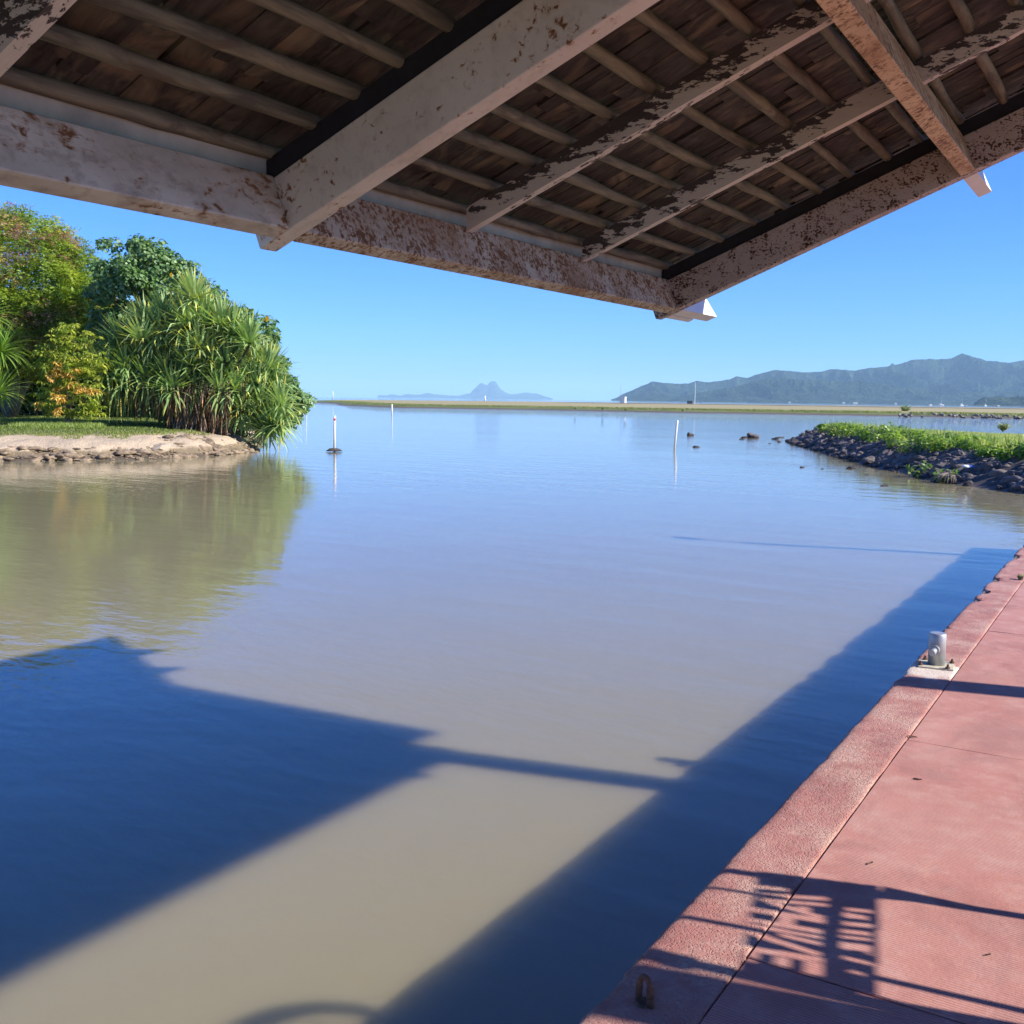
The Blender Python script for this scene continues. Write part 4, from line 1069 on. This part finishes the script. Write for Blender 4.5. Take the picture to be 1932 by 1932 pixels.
# hanging green/yellow and dead leaves under the crown
cl = Cloud()
for i in range(1000):
    x = random.uniform(650, 1500); y = random.uniform(1100, 1290)
    X_, Y_ = q3(x, y); p = at(X_, Y_, 45.6 + random.uniform(-0.9, 1.6))
    dead = random.random() < 0.45 and x > 800
    c = random.choice([(0.14, 0.09, 0.055), (0.20, 0.13, 0.08), (0.10, 0.065, 0.04)]) if dead else random.choice([(0.24, 0.30, 0.08), (0.44, 0.36, 0.09), (0.15, 0.24, 0.08), (0.18, 0.27, 0.09)])
    blade_set(cl, p, (random.uniform(-.25, .25), random.uniform(-.25, .25), -1), 1, random.uniform(0.6, 1.15), 0.055, c, 0.2, (2, 10), 0.1, K=4)
for i in range(650):
    x = random.uniform(1020, 1400); y = random.uniform(1130, 1370)
    X_, Y_ = q3(x, y); p = at(X_, Y_, 45.3 + random.uniform(-.8, .6))
    blade_set(cl, p, (random.uniform(-.35, .35), random.uniform(-.35, .35), -1), 1, random.uniform(0.5, 1.1), 0.05, random.choice([(0.19, 0.13, 0.08), (0.14, 0.095, 0.06), (0.26, 0.18, 0.11), (0.10, 0.07, 0.045)]), 0.2, (2, 10), 0.1, K=4)
obj('dead_leaves', recenter(cl.mesh('dead_leaves', DRYLEAF), spb), sp)['kind'] = 'stuff'
mb = MB()
for p in roots_[:35:3]:
    b = Vector(spb) + Vector((random.uniform(-.5, .5), random.uniform(-.5, .5), 0)); t = Vector(p) - Vector(spb); b0 = b - Vector(spb)
    ptsl = [b0.lerp(t, f) + Vector((mn.noise(b * 3 + Vector((f * 3, 0, 0))) * .3, 0, -0.3 * math.sin(PI * f))) for f in np.linspace(0, 1, 6)]
    mb.tube(ptsl, [0.10, 0.085, 0.075, 0.065, 0.06, 0.05], 7)
mb.build('trunk', DARKBARK, sp, smooth=True)
mb = MB()
for i in range(60):
    a = random.uniform(0, 2 * PI); r1_ = random.uniform(0.5, 1.7); h = random.uniform(0.7, 1.5)
    mb.tube([(math.cos(a) * 0.25, math.sin(a) * 0.25, h), (math.cos(a) * r1_ * 0.7, math.sin(a) * r1_ * 0.7, h * 0.5), (math.cos(a) * r1_, math.sin(a) * r1_, -0.25)], [0.03, 0.026, 0.022], 6)
mb.build('prop_roots', BARK, sp, smooth=True)

lpb = at(-25, 806, 46); lpb[2] = 0.9
lpn = empty('screw_pine', tuple(lpb)); tag(lpn, 'bright lime green screw pine with long drooping leaves cut by the left picture edge', 'screw pine')
cl = Cloud()
LR = [(2, 664), (-4, 742), (-62, 700), (-95, 650), (-55, 765), (-30, 600)]
for (x, y) in LR:
    p = at(x, y, 45.2 + random.uniform(-1.2, 1.4))
    blade_set(cl, p, (0.1 + random.uniform(-.2, .2), -0.35, 0.8), 170, 1.7, 0.062, random.choice([(0.26, 0.40, 0.06), (0.32, 0.45, 0.08), (0.20, 0.33, 0.055)]), 0.15, (4, 112), 0.75, K=8)
obj('crown', recenter(cl.mesh('crown', LEAF), lpb), lpn)
limbs(lpn, lpb, [at(x, y, 45.5) for x, y in ((2, 664), (-4, 742), (-62, 700), (-95, 650))], 0.07, DARKBARK)

# ---- young mango tree with orange new leaves
mgb = at(128, 808, 44.3); mgb[2] = 0.88
mg = empty('young_mango_tree', tuple(mgb)); tag(mg, 'young mango tree with orange new leaves standing on grass between the two screw pines', 'tree')
cl = Cloud()
MP = [(75, 700), (78, 650), (95, 622), (125, 615), (150, 618), (175, 632), (188, 660), (190, 690), (185, 720), (188, 748), (180, 775), (155, 788), (110, 782), (78, 765), (72, 730)]
C = crown_pts(MP, 105, 44.3, 1.1)
def mango(cl, C, cols, nl, ln):
    for c, col in zip(C, cols):
        dirs = rand_unit(nl); dirs[:, 2] = dirs[:, 2] * 0.5 - 0.25
        cc = np.clip(np.array(col)[None] * (1 + 0.2 * rng.normal(size=(nl, 1))), 0.01, 1)
        off = dirs * 0.05
        cl.add(*kites(np.repeat(c[None], nl, 0) + off, dirs + np.array([0, 0, -0.35]), unit(rng.normal(size=(nl, 3)) * 0.3 + np.array([0, 0, 1])), np.full(nl, ln) * rng.uniform(.7, 1.2, nl), np.full(nl, 0.06), cc, 0.15))
C2 = np.repeat(C, 5, 0) + rng.normal(size=(len(C) * 5, 3)) * 0.17
mango(cl, C2, pal(len(C2), [(0.28, 0.34, 0.04), (0.40, 0.44, 0.06), (0.20, 0.28, 0.04), (0.46, 0.46, 0.09)], [3, 3, 2, 1]), 13, 0.24)
obj('crown', recenter(cl.mesh('crown', LEAF), mgb), mg)
cl = Cloud(); OC = np.array([at(*q3(x, y), 43.2 + random.uniform(-.1, .3)) for x, y in [(330, 1060), (350, 1040), (310, 1100), (360, 1080), (400, 1100), (440, 1150), (430, 1180), (460, 1080), (500, 1170), (540, 1190), (350, 1180), (340, 1220), (360, 1240), (400, 1235), (240, 1275), (360, 1310), (355, 1330), (575, 1185), (460, 1200), (520, 1200), (410, 1110), (325, 1120)]])
OC2 = np.repeat(OC, 3, 0) + rng.normal(size=(len(OC) * 3, 3)) * 0.08
mango(cl, OC2, pal(len(OC2), [(0.66, 0.42, 0.10), (0.70, 0.48, 0.14), (0.56, 0.34, 0.09)], [1, 1, 1]), 11, 0.20)
obj('new_leaves', recenter(cl.mesh('new_leaves', LEAF), mgb), mg)['kind'] = 'stuff'
limbs(mg, mgb, [at(x, y, 44.3 + d_) for x, y, d_ in ((95, 690, 0), (120, 660, .3), (150, 680, -.2), (170, 740, .2), (110, 740, -.4), (140, 640, 0))], 0.055, BARK, wob=0.1)

# ------------------------------------------------------------------ grass and low plants
def sample_height(me, n, zlo, zhi, flt=None, seed=1):
    nv = len(me.vertices); v = np.empty(nv * 3, np.float32); me.vertices.foreach_get('co', v); v = v.reshape(-1, 3)
    ok = (v[:, 2] > zlo) & (v[:, 2] < zhi)
    if flt is not None: ok &= flt(v)
    v = v[ok]; i = rng.integers(0, len(v), n); return v[i] + np.concatenate([rng.uniform(-.18, .18, (n, 2)), np.zeros((n, 1))], 1)
def cam_dist(v): return -v[:, 0] * math.sin(YAW) + v[:, 1] * math.cos(YAW)
def cam_lat(v): return v[:, 0] * math.cos(YAW) + v[:, 1] * math.sin(YAW)
def blades(P, h, wd, cols, lean=0.35, cv=0.2):
    n = len(P); d = rng.normal(size=(n, 3)) * lean; d[:, 2] = 1; d = unit(d); hh = h * rng.uniform(.5, 1.3, n)
    nm = unit(rng.normal(size=(n, 3)) * np.array([1, 1, 0.1]))
    return kites(P - np.array([0, 0, 0.03]), d, nm, hh, np.full(n, wd), np.clip(cols * (1 + cv * rng.normal(size=(n, 1))), .005, 1), 0)
def vis(v): 
    d = cam_dist(v); return (d > 5) & (np.abs(cam_lat(v)) < d * 0.62)
cl = Cloud()
P = sample_height(bme, 60000, 0.84, 2, lambda v: vis(v) & (cam_dist(v) < 62))
cl.add(*blades(P, 0.10, 0.035, pal(len(P), [(0.13, 0.19, 0.03), (0.20, 0.24, 0.05), (0.10, 0.15, 0.025)], [1, 1, 1])))
P = sample_height(bme, 5000, 0.72, 2, lambda v: vis(v) & (cam_dist(v) < 47) & (np.hypot(v[:, 0] - mgb[0] - .5, v[:, 1] - mgb[1] + .8) < 1.7))
cl.add(*blades(P, 0.24, 0.03, pal(len(P), [(0.20, 0.28, 0.06), (0.28, 0.34, 0.09)], [1, 1])))
P = sample_height(bme, 16000, 0.62, 0.86, lambda v: vis(v) & (cam_dist(v) < 62))
k_ = np.array([mn.noise(Vector((p[0] * 0.8, p[1] * 0.8, 2.0))) + 0.9 * (p[2] - 0.80) * 4 for p in P]) > 0.0; P = P[k_]
cl.add(*blades(P, 0.12, 0.03, pal(len(P), [(0.17, 0.23, 0.04), (0.26, 0.28, 0.08)], [1, 1])))
tag(obj('grass', cl.mesh('grass', LEAF)), 'short green grass on the shaded top of the eroded left bank', 'grass', kind='stuff')
cl = Cloud()
P = sample_height(pme, 90000, 0.88, 2, lambda v: vis(v) & (cam_dist(v) < 70))
cl.add(*blades(P, 0.12, 0.035, pal(len(P), [(0.30, 0.35, 0.12), (0.38, 0.40, 0.17), (0.44, 0.42, 0.22)], [2, 2, 1]), 0.5))
tag(obj('grass', cl.mesh('grass', LEAF)), 'pale mown grass covering the top of the rocky point', 'grass', kind='stuff')
# creeper and tall weeds along the crest of the rocky point
PPa = np.array(PP)
def along_crest(n, i0, i1, inset, spread):
    out = []
    seg = PPa[i0:i1 + 1]; L_ = np.linalg.norm(np.diff(seg, axis=0), axis=1); cum = np.concatenate([[0], np.cumsum(L_)])
    for _ in range(n):
        s = rng.uniform(0, cum[-1]); k = min(np.searchsorted(cum, s) - 1, len(L_) - 1); k = max(k, 0)
        a, b = seg[k], seg[k + 1]; d = (b - a) / np.linalg.norm(b - a); nn = np.array([-d[1], d[0]])
        if nn[0] < 0: nn = -nn
        p = a + d * (s - cum[k]) + nn * (inset + rng.normal() * spread); out.append(p)
    return np.array(out)
crest = along_crest(320, 0, 6, 2.5, 0.75); crest = crest[poly_sd(PP, crest[:, 0], crest[:, 1]) > 1.3]
Zc = 0.80 + 0.25 * rng.random(len(crest))
C = np.column_stack([crest, Zc]); dC = cam_dist(C)
rad = rng.uniform(0.22, 0.42, len(C)) * np.where((dC > 36) & (dC < 56), 1.25, 0.9)
cols = pal(len(C), [(0.15, 0.26, 0.03), (0.23, 0.34, 0.05), (0.10, 0.19, 0.03), (0.30, 0.37, 0.09)], [3, 3, 2, 1])
cl = Cloud(); cl.add(*puff_leaves(C, rad, 150, 0.12, 0.8, cols, 0.2, droop=0.1, shell=0.5, squash=0.7, up=0.9))
tag(obj('creeper', cl.mesh('creeper', LEAF)), 'bright green leafy creeper tumbling over the crest of the rocky point', 'creeper', kind='stuff')
cl = Cloud()
W_ = along_crest(2400, 0, 6, 3.2, 0.8); W_ = W_[poly_sd(PP, W_[:, 0], W_[:, 1]) > 1.9]; P = np.column_stack([W_, np.full(len(W_), 1.0)])
cl.add(*blades(P, 0.42, 0.028, pal(len(P), [(0.26, 0.33, 0.09), (0.36, 0.38, 0.15), (0.20, 0.30, 0.07)], [1, 1, 1]), 0.25))
tag(obj('tall_grass', cl.mesh('tall_grass', LEAF)), 'taller seeding grass and weeds behind the creeper on the rocky point', 'grass', kind='stuff')
def leafy_plant(name, pos, h, n, ln, wd, cols, label, cat, group=None, mat=GLOSSLEAF, spread=0.7):
    o = empty(name, tuple(pos)); tag(o, label, cat, group)
    cl = Cloud(); mb = MB()
    for s in range(max(1, n // 14)):
        tip = Vector((random.uniform(-spread, spread) * h, random.uniform(-spread, spread) * h, h * random.uniform(.45, 1)))
        mb.tube([(0, 0, -0.05), tuple(tip * 0.5 + Vector((0, 0, h * .1))), tuple(tip)], [0.018, 0.012, 0.006], 5)
        for k in range(14):
            f = random.uniform(0.15, 1.0); c = np.array(tip * f) + rand_unit(1)[0] * np.array([1, 1, 0.6]) * h * 0.42 * random.random(); c[2] = abs(c[2]); d = rand_unit(1); d[:, 2] = abs(d[:, 2]) * 0.6
            cl.add(*kites(c[None], d, np.array([[random.gauss(0, .3), random.gauss(0, .3), 1.0]]), [ln * random.uniform(.7, 1.2)], [wd], np.clip(np.array(random.choice(cols))[None] * random.uniform(.8, 1.2), 0, 1), 0.12))
    mb.build('stems', BARK, o); obj('foliage', cl.mesh('foliage', mat), o)
    return o
def pen_z(p):
    i = np.argmin(np.hypot(PV[:, 0] - p[0], PV[:, 1] - p[1])); return PV[i, 2]
PV = np.empty(len(pme.vertices) * 3, np.float32); pme.vertices.foreach_get('co', PV); PV = PV.reshape(-1, 3)
for (x, y, h, n, lab, grp) in [
        (1652, 822, 0.85, 100, 'tallest dark leafy bush on the crest of the rocky point', None),
        (1672, 826, 0.7, 80, 'second leafy bush just right of the tallest one on the crest', None),
        (1700, 834, 0.6, 70, 'low leafy bush in the middle of the crest', None),
        (1740, 846, 0.6, 90, 'spreading leafy bush with pale shining leaves above the stones', None),
        (1790, 852, 0.55, 80, 'leafy bush to the left of the upright big leaved plant', None)]:
    p = onz(x, y, 0.95); p[2] = pen_z(p) - 0.02
    leafy_plant('leafy_bush', p, h, n, 0.17, 0.11, [(0.10, 0.20, 0.03), (0.16, 0.28, 0.05), (0.22, 0.33, 0.07)], lab, 'bush', 'leafy bushes on the rocky point')
p = onz(1842, 838, 1.0); p[2] = pen_z(p) - 0.02
leafy_plant('broad_leaved_plant', p, 0.42, 28, 0.34, 0.15, [(0.12, 0.26, 0.04), (0.16, 0.30, 0.05)], 'upright plant with broad pointed leaves at the turf edge of the rocky point', 'plant')
p = onz(1870, 818, 1.05); p[2] = pen_z(p) - 0.02
leafy_plant('pale_bush', onz(1892, 813, 1.05), 0.38, 700, 0.09, 0.06, [(0.34, 0.38, 0.16), (0.28, 0.33, 0.12)], 'pale dry looking round bush at the back edge of the turf', 'bush', mat=LEAF)
# shrubs and growth on the long strip
g2_ = 'small shrubs dotted along the far strip'
for i, (x, y, h, lab) in enumerate([(1405 * .5476 + 1132 - 133, 778, 1.5, 'wide green shrub above the pale stones of the far strip'), (1137, 773, 0.4, 'small shrub on the far strip below the hill end'), (1180, 775, 0.4, 'small round shrub on the far strip right of the cabin'), (1085, 772, 0.35, 'tiny shrub on the far strip left of the cabin'),
                                  (1288, 776, 0.35, 'tiny shrub on the far strip near the mast')]):
    x = 1708 if i == 0 else x
    p = onz(x, y, 0.6); o = leafy_plant('shrub', p, h, 420, h * 0.20, h * 0.14, [(0.13, 0.20, 0.04), (0.19, 0.25, 0.06)], lab, 'shrub', g2_, LEAF)
cl = Cloud()
W_ = []
seg = np.array(SP[1:11])
for _ in range(26000):
    k = rng.integers(0, len(seg) - 1); f = rng.random(); a = seg[k] * (1 - f) + seg[k + 1] * f; d = seg[k + 1] - seg[k]; d = d / np.linalg.norm(d); nn = np.array([-d[1], d[0]]);
    W_.append(a + nn * (2.0 + abs(rng.normal()) * 6.0))
W_ = np.array(W_); P = np.column_stack([W_, np.full(len(W_), 0.62)])
cl.add(*blades(P, 0.32, 0.16, pal(len(P), [(0.17, 0.22, 0.05), (0.28, 0.28, 0.10), (0.14, 0.18, 0.04)], [1, 1, 1]), 0.4))
tag(obj('grass', cl.mesh('grass', LEAF)), 'rough grass fringe along the water side of the long far strip', 'grass', kind='stuff')

# weed in the kerb joint, fallen leaves
p = onz(1926, 1094, QZ)
leafy_plant('weed', (p[0], p[1], QZ), 0.05, 90, 0.022, 0.012, [(0.22, 0.34, 0.06), (0.16, 0.28, 0.05)], 'little green weed growing in the kerb joint at the right edge', 'weed', mat=LEAF)
tz = QZ + 0.006
for (x, y, s, lab) in [(1721, 1391, 0.028, 'dark curled dead leaf on the joint corner of the red slabs'), (1731, 1471, 0.022, 'small dry twiggy leaf on the red slab'), (1642, 1630, 0.02, 'crumpled dry leaf in the middle of the red slab above the sign shadow'), (1864, 1803, 0.012, 'tiny dark leaf scrap on the slab near the right edge')]:
    p = onz(x, y, QZ); V = []; Fc = []
    nL_ = 7
    for i in range(nL_):
        f = i / (nL_ - 1); w_ = s * 0.28 * math.sin(PI * (0.08 + 0.84 * f)); zz = 0.0015 * math.sin(f * 4 + s * 90)
        V += [(s * (f - .5) * 1.6, -w_, 0.004 + abs(zz)), (s * (f - .5) * 1.6, 0, 0.001 + abs(zz) * 0.6), (s * (f - .5) * 1.6, w_, 0.005 + abs(zz))]
    for i in range(nL_ - 1):
        for k in (0, 1): Fc.append((i * 3 + k, i * 3 + k + 1, i * 3 + k + 4, i * 3 + k + 3))
    me = mesh_from('fallen_leaf', V, Fc, RUSTY, smooth=True); o = obj('fallen_leaf', me); o.location = (p[0], p[1], QZ); o.rotation_euler = (0, 0, random.uniform(0, 6)); tag(o, lab, 'fallen leaf', 'dry leaves fallen on the quay')

# ------------------------------------------------------------------ rocks
def rock_mesh(seed, flat=0.6, mat=ROCK, rough=0.35):
    import bmesh
    bm = bmesh.new(); bmesh.ops.create_icosphere(bm, subdivisions=3, radius=1.0)
    for v in bm.verts:
        p = v.co.copy(); n = mn.fractal(p * 0.9 + Vector((seed * 7.1, 0, 0)), 0.8, 2.1, 4)
        c = mn.cell(p * 1.4 + Vector((seed * 3.3, 1, 0)))
        v.co = p * (1 + rough * n + 0.12 * (c - 0.5)); v.co.z *= flat
        v.co.x *= 1.15
    me = bpy.data.meshes.new('rock'); bm.to_mesh(me); bm.free(); me.materials.append(mat)
    me.polygons.foreach_set('use_smooth', [seed % 2 == 0] * len(me.polygons))
    return me
RM = [rock_mesh(i, [0.6, 0.75, 0.5, 0.85][i % 4]) for i in range(8)]
def rock(x, y, z, s, label, group, name='rock', rot=None, mesh=None, cat='rock'):
    o = obj(name, mesh or RM[random.randrange(8)]); o.location = (x, y, z); k = random.uniform(0.8, 1.25); o.scale = (s * k, s / k, s * random.uniform(.8, 1.1))
    o.rotation_euler = (random.uniform(-.3, .3), random.uniform(-.3, .3), random.uniform(0, 6.28)) if rot is None else rot
    tag(o, label, cat, group); return o
# stones of the right bank
segs = PPa[0:8]; L_ = np.linalg.norm(np.diff(segs, axis=0), axis=1); cum = np.concatenate([[0], np.cumsum(L_)])
cnt = 0
while cnt < 280:
    s = (cum[4] + 1.6) * rng.random() ** 0.8; k = max(0, min(np.searchsorted(cum, s) - 1, len(L_) - 1)); a, b = segs[k], segs[k + 1]; d = (b - a) / L_[k]; nn = np.array([-d[1], d[0]])
    if nn[0] < 0: nn = -nn
    ins = rng.uniform(0.0, 1.75); p = a + d * (s - cum[k]) + nn * ins
    hz_ = float(np.interp(ins, [0, 0.5, 1.3, 2.0], [0.02, 0.22, 0.62, 0.86]))
    sz = rng.uniform(0.11, 0.26) * (1.15 if ins < 1.2 else 0.85)
    rock(p[0], p[1], hz_ - sz * 0.15, sz, 'dark basalt stone in the piled stone edge of the rocky point', 'piled stones edging the rocky point'); cnt += 1
mv = []; mf = []; nv_ = 0
src = [(np.array([v.co[:] for v in m.vertices]), np.array([p.vertices[:] for p in m.polygons])) for m in RM[:6]]
for i in range(620):
    s = (cum[4] + 1.6) * rng.random() ** 0.8; k = max(0, min(np.searchsorted(cum, s) - 1, len(L_) - 1)); a, b = segs[k], segs[k + 1]; d = (b - a) / L_[k]; nn = np.array([-d[1], d[0]])
    if nn[0] < 0: nn = -nn
    ins = rng.uniform(-0.05, 2.0); p = a + d * (s - cum[k]) + nn * ins; sz = rng.uniform(0.04, 0.12); zq = float(np.interp(ins, [0, 0.5, 1.3, 2.0], [0.02, 0.22, 0.62, 0.86]))
    V_, F_ = src[i % 6]; an = rng.uniform(0, 6.28); Rm = np.array([[math.cos(an), -math.sin(an), 0], [math.sin(an), math.cos(an), 0], [0, 0, 1]])
    mv.append((V_ * np.array([sz * rng.uniform(1, 1.6), sz, sz])) @ Rm.T + np.array([p[0], p[1], zq])); mf.append(F_ + nv_); nv_ += len(V_)
tag(obj('rubble', mesh_from('rubble', np.concatenate(mv), np.concatenate(mf), ROCK)), 'small dark rubble filling the gaps between the piled stones of the rocky point', 'rubble', kind='stuff')
# stone heap at the tip and loose rocks in the water
for (x, y, s, lab) in [(1312, 844, 0.22, 'low dark rock awash just right of the leaning marker post'), (1303, 822, 0.28, 'long flat dark rock awash behind the leaning marker post'), (1418, 826, 0.42, 'biggest dark rock of the group between post and point'), (1406, 826, 0.26, 'dark rock at the left of the offshore group'),
                       (1400, 829, 0.16, 'small dark rock at the outer left of the offshore group'), (1462, 829, 0.22, 'dark rock awash just off the tip'), (1470, 834, 0.14, 'small stone awash below the tip'), (1452, 837, 0.10, 'tiny stone awash left of the tip'), (1513, 882, 0.13, 'small dark stone alone in the water below the tip'),
                       (1551, 885, 0.09, 'tiny dark stone second in the line below the point'), (1606, 884, 0.17, 'dark stone with a pale top third in the line below the point'), (1637, 896, 0.08, 'tiny stone fourth in the line below the point'), (1668, 917, 0.13, 'dark stone nearest the quay in the line below the point'), (1474, 826, 0.2, 'dark rock touching the tip of the point')]:
    p = onz(x, y, 0); rock(p[0], p[1], -0.02, s, lab, 'dark stones lying in the shallow water')
# pale slabs and stones on the left bank
p = onz(292, 858, 0.1); m_ = rock_mesh(21, 0.42, PALEROCK, 0.16)
rock(p[0], p[1], 0.20, 0.72, 'smooth pale concrete slab tilted at the water edge below the screw pine', None, 'slab', (R(8), R(-16), R(20)), m_, 'slab')
BPa = np.array(BP)
MUDM = plain('wet_bank_mud', (0.25, 0.185, 0.115), 0.9, 0.35, 5, bumpd=0.02)
mv = []; mf = []; nv_ = 0
src = [(np.array([v.co[:] for v in m.vertices]), np.array([p.vertices[:] for p in m.polygons])) for m in RM[:5]]
for i in range(620):
    t = rng.uniform(0.8, 7.0) if i < 480 else rng.uniform(4.6, 6.8); k = int(t); f = t - k; q = BPa[k] * (1 - f) + BPa[k + 1] * f; d = BPa[k + 1] - BPa[k]; d /= np.linalg.norm(d); nn = np.array([-d[1], d[0]])
    if nn[0] > 0: nn = -nn
    ins = rng.uniform(-0.1, 0.75) if i < 480 else rng.uniform(0, 2.0)
    q = q + nn * ins; sz = rng.uniform(0.03, 0.12) if rng.random() < 0.9 else rng.uniform(0.14, 0.26); zq = float(np.interp(ins, [-0.1, 0.3, 0.9, 2.0], [0.0, 0.15, 0.5, 0.72]))
    V_, F_ = src[i % 5]; an = rng.uniform(0, 6.28); Rm = np.array([[math.cos(an), -math.sin(an), 0], [math.sin(an), math.cos(an), 0], [0, 0, 1]])
    mv.append((V_ * np.array([sz * rng.uniform(1, 1.8), sz, sz * rng.uniform(.6, 1.1)])) @ Rm.T + np.array([q[0], q[1], zq])); mf.append(F_ + nv_); nv_ += len(V_)
tag(obj('mud', mesh_from('mud', np.concatenate(mv), np.concatenate(mf), MUDM, smooth=True)), 'crumbled brown mud and root lumps along the cut foot of the left bank', 'mud', kind='stuff')
GREYROCK = rockmat('grey_weathered_stone', (0.10, 0.09, 0.08), (0.22, 0.20, 0.17)); RG = [rock_mesh(30 + i, 0.75, GREYROCK) for i in range(3)]
# pale stone facing on the far strip
seg = np.array([onz(1690, 787, 0)[:2], onz(1800, 788.5, 0)[:2], onz(1932, 791, 0)[:2], onz(1990, 792, 0)[:2]])
for i in range(80):
    t = rng.uniform(0, 3); k = min(int(t), 2); f = t - k; q = seg[k] * (1 - f) + seg[k + 1] * f
    rock(q[0] + 0.3, q[1] + rng.uniform(0.6, 2.4), rng.uniform(0.1, 0.7), rng.uniform(0.2, 0.38), 'grey stone in the low stone facing of the far strip', 'stones facing the far strip', name='facing_stone', cat='stone', mesh=RG[i % 3])
# driftwood root, litter
p = onz(1790, 908, 0.05)
dr = empty('driftwood_root', tuple(p)); tag(dr, 'splayed grey brown driftwood root at the water line of the rocky point', 'driftwood')
mb = MB()
for a in np.linspace(-1.3, 1.4, 13):
    l_ = random.uniform(0.3, 0.6); mb.tube([(0, 0, 0.25), (math.sin(a) * l_ * 0.6, -0.15 - 0.1 * math.cos(a), 0.18), (math.sin(a) * l_, -0.3 * math.cos(a) - .1, -0.02)], [0.03, 0.022, 0.01], 6)
mb.tube([(0, 0, 0.27), (0.1, 0.2, 0.2), (0.2, 0.5, 0.15)], [0.05, 0.06, 0.05], 7)
mb.build('root', BARK, dr, smooth=True)
for (x, y, mt, lab, nm) in [(1793 + 18, 889, WHITE, 'crushed white plastic bottle lying among the stones of the point', 'plastic_bottle'), (1830, 890, plain('blue_plastic', (0.10, 0.22, 0.55), .5), 'blue plastic bottle scrap lying right of the white one', 'plastic_scrap')]:
    x = 1822 if mt is WHITE else 1831
    p = onz(x, 890, 0.35); o = empty(nm, (p[0], p[1], p[2] + 0.16)); tag(o, lab, 'litter')
    MB().tube([(-.12, 0, 0), (-.10, 0, 0), (.05, 0, 0), (.10, 0, 0), (.12, 0, 0)], [0.02, 0.05, 0.05, 0.02, 0.018], 12).build('body', mt, o, smooth=True)
    MB().tube([(.121, 0, 0), (.14, 0, 0)], 0.022, 10).build('cap', mt, o)
    o.rotation_euler = (0.2, 0.1, YAW)
